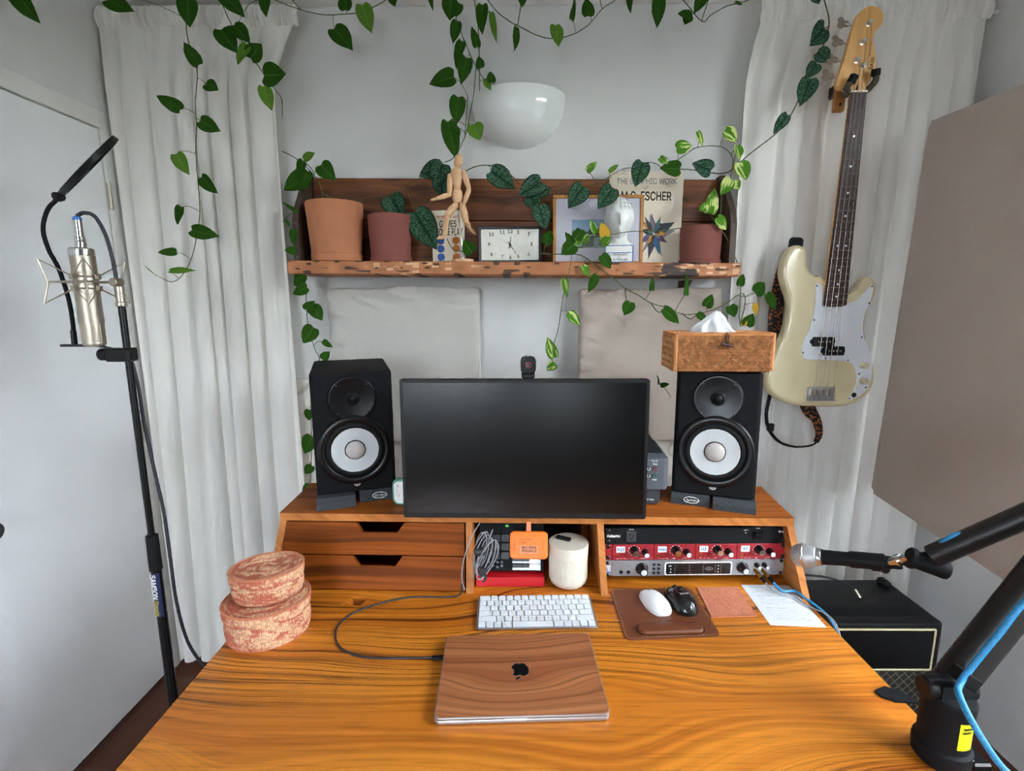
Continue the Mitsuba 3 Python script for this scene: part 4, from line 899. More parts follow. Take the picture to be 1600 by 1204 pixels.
# knitted square
k = thing('knitted_coaster', 'small knitted terracotta-pink square between the leather mat and the paper', 'coaster')
kn = Polygon([(.466, 1.196), (.571, 1.198), (.5655, 1.078), (.456, 1.073)])
def knit():
    n = 46; V = []
    A = np.array(kn.exterior.coords[:4]); rg = np.random.default_rng(2)
    for j in range(n + 1):
        for i in range(n + 1):
            s, t = i / n, j / n
            p = (A[3] * (1 - s) + A[2] * s) * (1 - t) + (A[0] * (1 - s) + A[1] * s) * t
            e = min(s, 1 - s, t, 1 - t)
            X, Yv = s - .5, t - .5
            d = max(abs(X + Yv), abs(X - Yv))
            relief = .0010 if (d < .30 and int((X + Yv) * 26) % 2 == 0) else 0
            for cx, cy in ((-.3, .36), (0, .38), (.3, .36), (-.3, -.36), (0, -.38), (.3, -.36)):
                if abs(abs(X - cx) + abs(Yv - cy) - .06) < .028: relief = .0009
            V.append((p[0] + .0008 * math.sin(j * 1.9), p[1] + .0008 * math.sin(i * 1.7), ZD + .0022 + relief + .0005 * rg.random() + (.0007 if e < .035 else 0)))
    F = []; N = n + 1
    for j in range(n):
        for i in range(n):
            a = j * N + i; F += [(a, a + 1, a + N + 1), (a, a + N + 1, a + N)]
    top_ = TM(np.array(V), np.array(F), process=False)
    return cat(top_, move(extr(kn, .0022), (0, 0, ZD)))
part(k, 'knit', knit(), 'knit', 20)
# printed sheet
k = thing('paper_sheet', 'white printed sheet of paper lying at the right edge of the desk', 'paper')
pq = np.array([(.581, 1.046), (.705, 1.038), (.7105, 1.210), (.587, 1.212)])
part(k, 'sheet', move(extr(Polygon(pq), .0006), (0, 0, ZD)), 'paper_white', False)
pX = (pq[1] - pq[0]) / np.linalg.norm(pq[1] - pq[0]); pY = (pq[3] - pq[0]) / np.linalg.norm(pq[3] - pq[0]); rg = np.random.default_rng(4)
def pl(t_, u, w, h_, wm, bold=False, nm='print_line', m_='print_grey'):
    o = pq[0] + pX * u + pY * w
    part(k, nm, text(t_, h_, (*o, ZD + .0006), np.r_[pX, 0], np.r_[pY, 0], .0001, bold, False, wm), m_, False)
for j, (w, ln, b) in enumerate(((.155, .045, 1), (.146, .075, 0), (.140, .078, 0), (.134, .055, 0), (.116, .040, 1), (.107, .090, 0), (.101, .070, 0), (.095, .085, 0), (.089, .080, 0), (.083, .040, 0), (.066, .050, 1), (.057, .070, 0), (.050, .085, 0), (.043, .090, 0), (.036, .060, 0), (.029, .075, 0), (.022, .088, 0))):
    wd = ' '.join('noeratislumi'[int(rg.integers(0, 6)):][:int(rg.integers(2, 7))] for _ in range(int(ln / .009)))
    pl(wd, .018, w, .0030 if b else .0022, ln, bool(b))
# round lidded baskets
def oval(rx_, ry_, n=160, a=0.): t = np.arange(n) * 2 * PI / n; return np.c_[rx_ * np.cos(t), ry_ * np.sin(t)]
def straw_wall(rx_, ry_, z0, z1, rows, bulge=.004):
    """stack of coiled rows wrapped by upright strands: scalloped wall with uv counting strands and rows"""
    n = 320; per = 2 * PI * math.sqrt((rx_ ** 2 + ry_ ** 2) / 2); ns = int(per / .0031)
    V, U = [], []
    m = rows * 4
    for j in range(m + 1):
        t = j / m; z = z0 + (z1 - z0) * t
        o = bulge * math.sin(PI * t) + .0008 * abs(math.sin(PI * t * rows))
        for i in range(n + 1):
            a = 2 * PI * i / n
            q = o + .0005 * math.cos(a * ns)
            V.append(((rx_ + q) * math.cos(a), (ry_ + q) * math.sin(a), z)); U.append((i / n * ns, t * rows))
    F = [((j * (n + 1) + i), (j * (n + 1) + i + 1), ((j + 1) * (n + 1) + i + 1), ((j + 1) * (n + 1) + i)) for j in range(m) for i in range(n)]
    F = np.array(F); return (np.array(V), np.vstack([F[:, [0, 1, 2]], F[:, [0, 2, 3]]])), np.array(U)
def straw_disc(rx_, ry_, z, rows, dish=.003):
    n = 240; m = rows * 5; V, U = [], []; ns = int(2 * PI * rx_ / .0031)
    for j in range(m + 1):
        t = j / m
        for i in range(n + 1):
            a = 2 * PI * i / n
            V.append((rx_ * t * math.cos(a), ry_ * t * math.sin(a), z - dish * (1 - t * t) + .0011 * abs(math.sin(PI * t * rows)))); U.append((i / n * ns * max(.25, round(t * 4) / 4), 20 + t * rows))
    F = np.array([((j * (n + 1) + i), (j * (n + 1) + i + 1), ((j + 1) * (n + 1) + i + 1), ((j + 1) * (n + 1) + i)) for j in range(m) for i in range(n)])
    return (np.array(V), np.vstack([F[:, [0, 1, 2]], F[:, [0, 2, 3]]])), np.array(U)
def basket(label, c, a, rx_, ry_, hb, hl, z0):
    k = thing('straw_basket', label, 'basket')
    def B(vf): return move(TM(vf[0], vf[1], process=False), (c[0], c[1], z0), rz=a)
    def P(par, nm, vu): return part(par, nm, B(vu[0]), 'straw_weave', True, uv=vu[1])
    b = P(k, 'body', straw_wall(rx_ - .004, ry_ - .004, 0.001, hb, 13, .0045))
    part(k, 'bottom', move(TM(np.vstack([np.c_[oval(rx_ - .003, ry_ - .003, 60), np.full(60, .0)], np.c_[oval(rx_ - .003, ry_ - .003, 60), np.full(60, .0015)]]), np.zeros((0, 3), int)).convex_hull, (c[0], c[1], z0), rz=a), 'straw_flat' , False)
    l = P(k, 'lid', straw_disc(rx_ + .0035, ry_ + .0035, hb + hl, 18))
    P(l, 'lid_rim', straw_wall(rx_ + .0015, ry_ + .0015, hb - .002, hb + hl - .0005, max(4, int(hl / .0044)), .002))
    t = np.linspace(0, 2 * PI, 80)
    part(l, 'lid_edge', move(tube(np.c_[(rx_ + .0025) * np.cos(t), (ry_ + .0025) * np.sin(t), np.full(80, hb + hl)], .0026, 7, cap=False), (c[0], c[1], z0), rz=a), 'straw_flat')
mat('straw_flat', '#b06a4c', 0.85)
basket('wide oval red straw basket with a lid at the left desk edge', (-.566, 1.026), .38, .088, .078, .058, .024, ZD)
basket('smaller oval red and straw woven basket, stacked on the wide one', (-.568, 1.042), .38, .074, .060, .041, .022, ZD + .0850)
# black felt pad at the right edge of the desk
solo('felt_pad', move(extr(Polygon([(.681, .846), (.705, .856), (.722, .846), (.7400, .820), (.700, .824), (.684, .834)]).buffer(.003).buffer(-.001), .004), (0, 0, ZD)), 'black_matte', 'small black pad lying over the right edge of the desk', 'pad', smooth=False)
# ================================================================ wall shelf and its contents
ST = -.0105   # the shelf hangs slightly out of level
def zs(x): return 1.6185 + ST * x
def Sh(m): return move(m, ry=-ST)      # turn about the y axis through the origin
def shelf_part(nm, x0, x1, y0, y1, z0, z1, mt, b=.002, lab=None):
    m = box(x0, x1, y0, y1, z0 - 1.6, z1 - 1.6, b); m = move(m, ry=-ST); m = move(m, (0, 0, 1.6))
    part(k, nm, m, mt, False, label=lab)
k = thing('wall_shelf', 'long reclaimed-wood shelf with a plank back hanging on the wall above the screen', 'shelf')
shelf_part('bottom_board', -.768, .745, 1.703, 1.902, 1.5745, 1.618, 'shelf_board', .003, 'worn board with a charred patch near its right end')
shelf_part('back_plank', -.736, .714, 1.884, 1.901, 1.6185, 1.775, 'shelf_back')
shelf_part('back_plank', -.736, .714, 1.882, 1.901, 1.777, 1.921, 'shelf_back_b')
for x0 in (-.757, .7145):
    m = hull([(x, y, z) for x in (x0, x0 + .0205) for (y, z) in ((1.901, .0195), (1.901, .328), (1.862, .330), (1.752, .190), (1.738, .150), (1.733, .0195))])
    part(k, 'side_bracket', move(move(m, ry=-ST), (0, 0, 1.6)), 'bracket_wood', False)
for x0 in (.60,):
    part(k, 'support', hull([(x, y, z) for x in (x0, x0 + .02) for (y, z) in ((1.898, 1.566 + ST * x0), (1.80, 1.566 + ST * x0), (1.898, 1.50))]), 'bracket_wood', False, label='small triangular support under the board')
def pot(label, x, y, r0, r1, h_, mt, sauc):
    k = thing('plant_pot', label, 'plant pot'); z = zs(x) + .0006
    part(k, 'body', move(lathe([(0, .004), (r0 - .002, .004), (r0, .006), (r1 - .001, h_ - .02), (r1, h_ - .003), (r1 - .002, h_), (r1 - .007, h_), (r1 - .009, h_ - .004), (r1 - .010, h_ - .025), (0, h_ - .025)], 56), (x, y, z)), mt, 40)
    part(k, 'saucer', move(lathe([(0, 0), (r0 + .001, 0), (r0 + .003, .002), (r0 + .0045, sauc - .002), (r0 + .003, sauc), (r0 + .001, sauc - .001), (r0 - .001, sauc - .006), (0, sauc - .008)], 56), (x, y, z)), mt, 40)
    part(k, 'soil', move(lathe([(0, .0), (r1 - .0105, .0), (r1 - .0105, .003), (0, .005)], 32), (x, y, z + h_ - .023)), 'soil')
pot('large tan terracotta pot with a saucer at the left end of the shelf', -.627, 1.788, .082, .096, .196, 'terracotta', .026)
pot('mauve terracotta pot beside the large tan pot on the shelf', -.440, 1.795, .067, .075, .158, 'terracotta_mauve', .018)
pot('mauve terracotta pot at the right end of the shelf', .639, 1.797, .066, .0705, .126, 'terracotta_mauve', .014)
# paperback behind the mannequin
k = thing('paperback_book', 'cream paperback with blue and orange discs on its cover, behind the wooden mannequin', 'book')
bz = zs(-.244)
def Bo(m): return move(move(m, rx=-.045), (-.246, 1.856, bz + .0008), ry=-.01)
part(k, 'cover', Bo(box(-.0585, .0585, 0, .014, 0, .189, .0008)), 'paper_cream', False)
part(k, 'pages', Bo(box(-.0575, .0590, .0015, .0125, .0010, .1896)), 'paper_white', False)
def bt(s, h_, x, z, m='print_black', wm=None, b=True): part(k, 'title', Bo(text(s, h_, (x, 0, z), X_, Z_, .0004, b, True, wm)), m, False)
bt('THE GREAT BESTSELLER', .0075, 0, .163, 'print_red', .085); bt('GAMES', .0230, 0, .131, wm=.062); bt('PEOPLE PLAY', .0230, 0, .103, wm=.104)
bt('ERIC BERNE M.D.', .0055, -.008, .008, wm=.075)
mat('disc_blue', '#3d5fa6', .7); mat('disc_orange', '#b6702a', .7)
for j in range(3):
    for s, m_ in ((-1, 'disc_blue'), (1, 'disc_orange')): part(k, 'cover_disc', Bo(frame(lathe([(0, 0), (.0135, 0), (.0135, .0004), (0, .0004)], 24), (s * .0275, 0, .084 - j * .029), X_, Z_, -Y_)), m_, False)
# alarm clock
k = thing('alarm_clock', 'rectangular black-framed desk clock with a cream face, in the middle of the shelf', 'clock')
cz = zs(-.023) + .0005
def Ck(m): return move(m, (-.023, 1.768, cz))
part(k, 'case', Ck(box(-.107, .107, .002, .055, 0, .121, .004)), 'black_satin', False)
part(k, 'face', Ck(box(-.099, .099, -.0005, .002, .0085, .1125)), 'clock_face', False)
part(k, 'bezel', Ck(cat(box(-.108, .108, -.004, .004, 0, .009, .001), box(-.108, .108, -.004, .004, .112, .121, .001), box(-.108, -.099, -.004, .004, .008, .113, .001), box(.099, .108, -.004, .004, .008, .113, .001))), 'black_satin', False)
for i in range(1, 13):
    t = math.radians(90 - 30 * i); sx, sy = math.cos(t), math.sin(t)
    f = 1 / max(abs(sx) / .082, abs(sy) / .042); q = .55
    px_, pz = (1 - q) * sx * .062 + q * sx * f, (1 - q) * sy * .045 + q * sy * f
    px_ = max(-.084, min(.084, px_)); pz = max(-.043, min(.043, pz))
    part(k, 'numeral', Ck(text(str(i), .0112, (px_, -.0006, .0605 + pz - .0042), X_, Z_, .0004, True, True)), 'print_black', False)
def hand(ang, L, w, o, nm, m_='print_black', back=.012):
    t = math.radians(ang); d = np.array([math.sin(t), 0, math.cos(t)]); n = np.array([math.cos(t), 0, -math.sin(t)])
    c = np.array([0, -.0012 - o, .0605]); P = []
    for y in (0, -.0006): P += [c - d * back + n * w + [0, y, 0], c - d * back - n * w + [0, y, 0], c + d * L + n * w * .6 + [0, y, 0], c + d * L - n * w * .6 + [0, y, 0]]
    part(k, nm, Ck(hull(P)), m_, False)
hand(8, .026, .0017, .0, 'hour_hand'); hand(144, .036, .0013, .0012, 'minute_hand'); hand(300, .042, .0004, .0024, 'second_hand', 'print_grey'); hand(212, .018, .0004, .003, 'alarm_hand', 'print_black', .002)
part(k, 'hub', Ck(frame(lathe([(0, 0), (.004, 0), (.003, .0035), (0, .004)], 16), (0, -.0005, .0605), X_, Z_, -Y_)), 'black_satin')
tk = []
for i in range(60):
    t = math.radians(6 * i); sx, sz = math.sin(t), math.cos(t); f = 1 / max(abs(sx) / .064, abs(sz) / .031)
    if i % 5 == 0: tk.append(frame(box(-.0004, .0004, 0, .006, 0, .0003), (sx * f * .93, -.0006, .0605 + sz * f * .93), [math.cos(t), 0, -math.sin(t)], [sx, 0, sz], -Y_))
part(k, 'minute_marks', Ck(cat(tk)), 'print_grey', False)
# framed picture
k = thing('picture_frame', 'light wooden picture frame around a small landscape, leaning on the shelf', 'picture frame')
fz = zs(.285)
def Fr(m): return move(move(m, rx=-.06), (.288, 1.826, fz + .0012))
w_, h_, e = .160, .240, .0115
for (nm, mm) in (('frame_rail', box(-w_, w_, 0, .016, 0, e, .002)), ('frame_rail', box(-w_, w_, 0, .016, h_ - e, h_, .002)), ('frame_stile', box(-w_, -w_ + e, 0, .016, e, h_ - e, .002)), ('frame_stile', box(w_ - e, w_, 0, .016, e, h_ - e, .002))): part(k, nm, Fr(mm), 'frame_wood', False)
part(k, 'mount', Fr(box(-w_ + e, w_ - e, .006, .009, e, h_ - e)), mat('mount_lilac', '#b9b9c4', .8), False)
def landscape(p, n, uv):
    x, z = p.x, p.z; t = (z - 1.70) / .075
    ridge = .52 + .16 * (noise(x * 60, 3., 1.) - .5) * 2
    col = mix(E_('#9db4c0'), E_('#6f93ad'), t)
    col = mix(E_('#39463f'), col, smoothstep(ridge - .02, ridge + .03, t))
    col = mix(mix(E_('#8fa0a0'), E_('#5d6c62'), smoothstep(.4, .6, noise(x * 60, z * 160, 2.))), col, smoothstep(.24, .30, t))
    return mix(col, E_('#4b5a3c'), (1 - smoothstep(.35, .6, t)) * smoothstep(.5, .6, noise(x * 45, z * 70, 7.)) * (1 - smoothstep(.23, .26, x)))
mat('landscape_print', landscape, .6)
part(k, 'picture', Fr(box(-.092, .050, .0052, .0058, .058, .156)), 'landscape_print', False)
# tall art book
k = thing('art_book', 'tall cream art book with black lettering and a spiky star on its cover', 'book')
ez = zs(.458)
def Eb(m): return move(move(m, rx=-.030), (.4585, 1.861, ez + .0008), ry=.012)
part(k, 'cover', Eb(box(-.131, .131, 0, .010, 0, .326, .0008)), 'paper_cream', False)
part(k, 'pages', Eb(box(-.129, .1315, .0018, .0085, .0012, .3265)), 'paper_white', False)
def et(s, h_, z, m_, wm, b): part(k, 'title', Eb(text(s, h_, (0, 0, z), X_, Z_, .0004, b, True, wm)), m_, False)
et('THE GRAPHIC WORK', .0190, .283, 'print_grey', .215, True); et('OF', .0110, .266, 'print_grey', None, False); et('M.C. ESCHER', .0290, .2275, 'print_black', .180, True)
for x in (-.095, .085): part(k, 'title', Eb(text('INTRODUCED BY ' if x < 0 else 'THE ARTIST', .0035, (x, 0, .316), X_, Z_, .0004, False, True, .055)), 'print_grey', False)
rg = np.random.default_rng(21)
cols = [mat('shard_' + n_, c_, .7) for n_, c_ in (('grey', '#77787a'), ('slate', '#3c4048'), ('teal', '#3f6a62'), ('violet', '#5b3f66'), ('ochre', '#b07d34'), ('black', '#1a1a1c'), ('blue', '#3f5f86'))]
cx_, cz_ = .034, .112
for i in range(22):
    a = 2 * PI * i / 11 + rg.uniform(-.2, .2); L = (.074 if i < 11 else .048) * rg.uniform(.6, 1.35); w = rg.uniform(.25, .55)
    rr = L * .45
    P = [(cx_ + rr * .25 * math.cos(a + 1.5), cz_ + rr * .25 * math.sin(a + 1.5)), (cx_ + rr * math.cos(a - w), cz_ + 1.2 * rr * math.sin(a - w)), (cx_ + L * math.cos(a), cz_ + 1.3 * L * math.sin(a)), (cx_ + rr * math.cos(a + w), cz_ + 1.2 * rr * math.sin(a + w))]
    m = frame(extr(Polygon(P).convex_hull, .0004 + .00003 * i), (0, 0, 0), X_, Z_, -Y_)
    part(k, 'star_shard', Eb(m), cols[i % len(cols)], False)
# porcelain head
k = thing('phrenology_bust', 'small white porcelain head with printed scalp lines before the picture frame', 'bust')
hz = zs(.348)
def Hd(m): return move(m, (.350, 1.775, hz + .0006), rz=-.12)
part(k, 'plinth', Hd(move(slab(.094, .062, .064, .006, .003), (0, 0, 0))), 'porcelain')
part(k, 'plinth_band', Hd(cat(box(-.0475, .0475, -.0318, -.0300, .056, .0585), box(-.0475, .0475, -.0318, -.0300, .0325, .035), box(-.0475, -.0450, -.0318, -.03, .004, .0585), box(.0450, .0475, -.0318, -.03, .004, .0585), box(-.0475, .0475, -.0318, -.03, .002, .0045))), 'print_blue', False)
for (t_, z, h_) in (('PHRENOLOGY', .0240, .0062), ('BY', .0165, .0035), ('L.N.FOWLER', .0075, .0060)): part(k, 'lettering', Hd(text(t_, h_, (0, -.0310, z), X_, Z_, .0004, True, True, .058 if len(t_) > 2 else None)), 'print_black', False)
def head():
    m = trimesh.creation.icosphere(subdivisions=5); v = m.vertices.copy()
    x, y, z = v.T; g = lambda a, b, c, s: np.exp(-(((x - a) ** 2 + (y - b) ** 2 + (z - c) ** 2) / s ** 2))
    low = np.clip(-z, 0, 1)
    X = x * (1 - .34 * low ** 1.5); Y = y * (1.08 - .12 * low) - .10 * low * (y < 0); Z = z * np.where(z > 0, .98, 1.12)
    Y = Y - .17 * g(0, -.97, -.20, .13) - .13 * g(0, -.99, -.02, .12) - .09 * g(0, -.85, -.55, .16) - .10 * g(0, -.72, -.82, .24) + .065 * g(.34, -.9, .02, .15) + .065 * g(-.34, -.9, .02, .15) - .05 * g(.3, -.9, .22, .2) - .05 * g(-.3, -.9, .22, .2) + .05 * g(0, -.82, -.44, .10)
    X = X + .05 * (g(.97, .05, -.12, .16) - g(-.97, .05, -.12, .16))
    m.vertices = np.c_[X * .049, Y * .054, Z * .070]; return m
part(k, 'head', Hd(move(head(), (0, .003, .1515))), 'porcelain', True)
part(k, 'neck', Hd(move(lathe([(0, 0), (.038, 0), (.040, .004), (.033, .012), (.029, .022), (.031, .038), (0, .04)], 32), (0, .006, .0635))), 'porcelain')
ln = []
def onhead(a, b):   # longitude from the face, latitude
    x, y, z = math.sin(a) * math.cos(b), -math.cos(a) * math.cos(b), math.sin(b)
    return np.array([x * .0497, y * .0590 + .003 - .001, z * .0695 + .1515])
for a0 in (.0, .34, .68, 1.0): ln.append([onhead(a0, b) for b in np.linspace(.28, 1.25, 12)])
for b0 in (.42, .66, .90, 1.12): ln.append([onhead(a, b0) for a in np.linspace(.0, 1.25, 14)])
for b0 in (.62, .74, .86): ln.append([onhead(a, b0) for a in np.linspace(-.85, -.25, 8)])
part(k, 'printed_lines', Hd(cat(*[tube(q, .0006, 5) for q in ln])), 'print_grey')
# artist's mannequin
k = thing('wooden_mannequin', "jointed wooden artist's mannequin in a striding pose, left of the clock", 'mannequin')
def w_pt(a, b, y=1.762): return np.array([-.192 + (a / 4.444 - 277) * .00217, y, 1.957 - (b / 4.444 - 28) * .00207])
def limb(nm, pts, rs): 
    m = tube(curve(pts, 6), np.interp(np.linspace(0, 1, len(curve(pts, 6))), np.linspace(0, 1, len(rs)), rs) * 1.18, 14); part(k, nm, m, 'mannequin_wood', 50)
def ball(nm, p, r): part(k, nm, ell(p, (r, r, r), 2), 'mannequin_wood', True)
hp = w_pt(1226, 140); part(k, 'head', move(ell((0, 0, 0), (.0145, .016, .0235), 3), hp, ry=.16), 'mannequin_wood', True)
limb('neck', [w_pt(1216, 172), w_pt(1212, 195)], [.006, .007])
ch = [w_pt(1212, 186), w_pt(1212, 200), w_pt(1212, 245), w_pt(1214, 285), w_pt(1215, 304)]
def torso(c, ws, ds):
    rs = []
    for q, w, d in list(zip(c, ws, ds))[::-1]:
        t = np.arange(28) * 2 * PI / 28; rs.append(np.c_[q[0] + w * np.cos(t), q[1] + d * np.sin(t), np.full(28, q[2])])
    return loft(rs)
part(k, 'chest', torso(ch, (.008, .0185, .0190, .0155, .0135), (.007, .011, .0125, .011, .010)), 'mannequin_wood', 50)
ball('waist_joint', w_pt(1215, 318), .0125)
part(k, 'hips', torso([w_pt(1216, 336), w_pt(1216, 352), w_pt(1216, 390), w_pt(1216, 425)], (.014, .0165, .0185, .013), (.010, .012, .0125, .010)), 'mannequin_wood', 50)
for pts in (((1166, 240, 1.762), (1164, 372, 1.752), (1082, 405, 1.735)), ((1262, 214, 1.762), (1298, 335, 1.756), (1263, 438, 1.748))):
    S, E1, Wr = [w_pt(*q) for q in pts]
    ball('shoulder_joint', S, .0085); limb('upper_arm', [S + (E1 - S) * .1, (S + E1) / 2, E1 - (E1 - S) * .05], [.0075, .0088, .0065]); ball('elbow_joint', E1, .0072)
    limb('forearm', [E1 + (Wr - E1) * .08, (E1 + Wr) / 2, Wr], [.0068, .0072, .0048]); d = (Wr - E1) / np.linalg.norm(Wr - E1)
    part(k, 'hand', orient(ell((0, 0, .011), (.0075, .005, .013), 2), Wr, d), 'mannequin_wood', True)
for pts, ft in ((((1203, 440, 1.762), (1146, 520, 1.735), (1122, 668, 1.752)), (-.016, -.010, -.004)), (((1247, 440, 1.762), (1277, 565, 1.742), (1292, 600, 1.785)), (.012, .004, -.010))):
    S, E1, Wr = [w_pt(*q) for q in pts]
    ball('hip_joint', S, .0095); limb('thigh', [S + (E1 - S) * .08, (S + E1) / 2, E1], [.0095, .0110, .0078]); ball('knee_joint', E1, .0082)
    limb('shin', [E1 + (Wr - E1) * .06, E1 + (Wr - E1) * .4, Wr], [.0078, .0082, .0052])
    part(k, 'foot', orient(ell((0, 0, .012), (.0075, .0055, .018), 2), Wr, ft), 'mannequin_wood', True)
mb = zs(-.19)
part(k, 'support_rod', tube(curve([w_pt(1216, 425, 1.772), w_pt(1222, 560, 1.772), w_pt(1235, 690, 1.77), [-.186, 1.770, mb + .010]]), .0016, 8), 'chrome')
part(k, 'base', move(lathe([(0, 0), (.037, 0), (.038, .002), (.038, .009), (.036, .011), (0, .011)], 40), (-.187, 1.770, mb + .0005)), 'mannequin_wood')
# wall lamp
def sconce():
    c = np.array([.007, YF - .001, 0]); zt, zb = 2.203, 2.030; n = 48; rs = []
    prof = [(.155, zt - .004), (.163, zt), (.166, zt - .002)] + [(.166 * (1 - ((zt - .002 - z) / (zt - .002 - zb)) ** 2.3) ** .5, z) for z in np.linspace(zt - .006, zb + .0005, 22)]
    V = []; 
    for r, z in prof:
        for i in range(n + 1):
            t = PI + PI * i / n
            V.append((c[0] + r * math.cos(t), c[1] + r * .78 * math.sin(t), z))
    m = len(prof); F = []
    for j in range(m - 1):
        for i in range(n):
            a = j * (n + 1) + i; F += [(a, a + n + 1, a + n + 2), (a, a + n + 2, a + 1)]
    return TM(np.array(V), np.array(F), process=False)
k = thing('wall_lamp', 'white glass half-bowl wall lamp above the shelf', 'wall lamp')
part(k, 'glass_shade', sconce(), 'opal_glass', 40)
part(k, 'back_plate', frame(lathe([(0, 0), (.05, 0), (.048, .012), (0, .014)], 32), (.007, YF - .0005, 2.11), X_, Z_, -Y_), 'white_plastic')
part(k, 'lamp_holder', cyl((.007, YF - .06, 2.09), (.007, YF - .06, 2.15), .018, .016), 'white_plastic')
part(k, 'holder_arm', box(.002, .012, YF - .06, YF - .013, 2.10, 2.112), 'white_plastic', False)
# ================================================================ bass guitar
BODY = [(1027,1566),(1015,1566),(1003,1570),(985,1585),(974,1616),(968,1652),(957,1665),(937,1670),(914,1660),(900,1636),(891,1603),(891,1567),(904,1530),(919,1493),(925,1453),(920,1398),(905,1350),(887,1295),(870,1246),(868,1210),(878,1178),(902,1153),(946,1131),(996,1120),(1060,1117),(1116,1116),(1165,1122),(1205,1141),(1233,1170),(1244,1206),(1240,1251),(1222,1301),(1202,1349),(1192,1397),(1192,1438),(1205,1475),(1215,1509),(1215,1536),(1202,1559),(1185,1566),(1169,1559),(1155,1536),(1137,1513),(1118,1503),(1104,1499)]
GUARD = [(1006,1537),(1012,1544),(1030,1533),(1033,1473),(1107,1471),(1147,1486),(1174,1516),(1191,1539),(1198,1536),(1198,1506),(1192,1472),(1179,1438),(1177,1397),(1188,1356),(1210,1315),(1224,1273),(1227,1223),(1218,1184),(1196,1159),(1163,1144),(1152,1149),(1167,1167),(1178,1195),(1176,1231),(1164,1262),(1148,1276),(1120,1281),(1065,1285),(1002,1286),(986,1294),(977,1319),(983,1350),(997,1384),(1006,1425),(1011,1473)]
HEADS = [(1052,2136),(1039,2143),(1024,2145),(1012,2154),(1012,2166),(1018,2191),(1027,2228),(1034,2258),(1041,2300),(1049,2330),(1056,2354),(1071,2371),(1089,2380),(1112,2378),(1128,2368),(1136,2350),(1134,2332),(1123,2316),(1114,2306),(1113,2288),(1116,2269),(1125,2242),(1128,2218),(1128,2187),(1122,2178),(1108,2156),(1103,2141),(1103,2135)]
def closed_curve(P, n=5):
    P = np.array(P, float) / 1000; Q = np.vstack([P[-1:], P, P[:2]]); out = []
    for i in range(1, len(Q) - 2):
        for t in np.linspace(0, 1, n, endpoint=False):
            a, b, c, d = Q[i - 1], Q[i], Q[i + 1], Q[i + 2]
            out.append(.5 * (2 * b + (c - a) * t + (2 * a - 5 * b + 4 * c - d) * t * t + (3 * b - a - 3 * c + d) * t ** 3))
    return Polygon(out).buffer(0)
mat('knob_cream', '#c9c2a8', .4)
bass = k = thing('bass_guitar', 'cream bass guitar with a white pickguard hanging before the right curtain', 'bass guitar')
def Bg(m, y): return frame(m, (0, y, 0), X_, Z_, -Y_)      # drawing plane at depth y, facing the viewer
part(k, 'body', Bg(pillow(closed_curve(BODY), .0215, .016, .011), 1.7435), 'bass_cream', 50)
part(k, 'pickguard', Bg(extr(Polygon(np.array(GUARD) / 1000).buffer(.0015).buffer(-.0015), .0025), 1.722), 'guard_white', False)
for (x, z) in [(1010, 1535), (1194, 1533), (1191, 1477), (1113, 1475), (1012, 1421), (1179, 1362), (984, 1310), (1141, 1283), (1184, 1235), (1212, 1188), (1063, 1291), (1160, 1150)]:
    part(k, 'pickguard_screw', Bg(move(lathe([(0, 0), (.0032, 0), (.0026, .0008), (0, .001)], 8), (x / 1000, z / 1000, 0)), 1.7195), 'dark_metal')
neck = hull([(x, y, z) for (x, y, z) in ((1.0525, 1.713, 2.133), (1.1020, 1.713, 2.133), (1.060, 1.731, 2.133), (1.094, 1.731, 2.133), (1.0335, 1.713, 1.520), (1.1075, 1.713, 1.520), (1.041, 1.734, 1.520), (1.100, 1.734, 1.520))])
part(k, 'neck', neck, 'maple', 30)
nl = lambda z: (1.0520 + (1.0330 - 1.0520) * (2.132 - z) / .664, 1.1022 + (1.1082 - 1.1022) * (2.132 - z) / .664)
fb = hull([(x, y, z) for z in (2.132, 1.470) for x in nl(z) for y in (1.7075, 1.713)] + [(1.05, 1.7075, 1.4655), (1.091, 1.7075, 1.4655), (1.05, 1.713, 1.4655), (1.091, 1.713, 1.4655)])
part(k, 'fingerboard', fb, 'rosewood', False)
LS = 2.131 - 1.168; fz_ = [2.131]
for n in range(1, 21):
    z = 2.131 - LS * (1 - 2 ** (-n / 12)); fz_.append(z); a, b = nl(z)
    part(k, 'fret', cyl((a + .0015, 1.7073, z), (b - .0015, 1.7073, z), .0013, n=6), 'string_steel')
for n in (3, 5, 7, 9, 12, 15, 17, 19):
    z = (fz_[n] + fz_[n - 1]) / 2; a, b = nl(z)
    for q in ((.3, .7) if n == 12 else (.5,)): part(k, 'fret_marker', Bg(move(lathe([(0, 0), (.0038, 0), (.0036, .0004), (0, .0005)], 14), (a + (b - a) * q, z, 0)), 1.7074), 'guard_white')
part(k, 'nut', box(1.0515, 1.1028, 1.7045, 1.7135, 2.1305, 2.1365, .0006), 'paper_cream', False)
part(k, 'headstock', Bg(extr(closed_curve(HEADS, 3), .0140), 1.7330), 'maple', False)
tun = [(1.0905, 2.331), (1.0775, 2.279), (1.0655, 2.227), (1.0600, 2.178)]; peg = [(1.030, 2.343), (1.0175, 2.291), (1.006, 2.240), (.996, 2.193)]
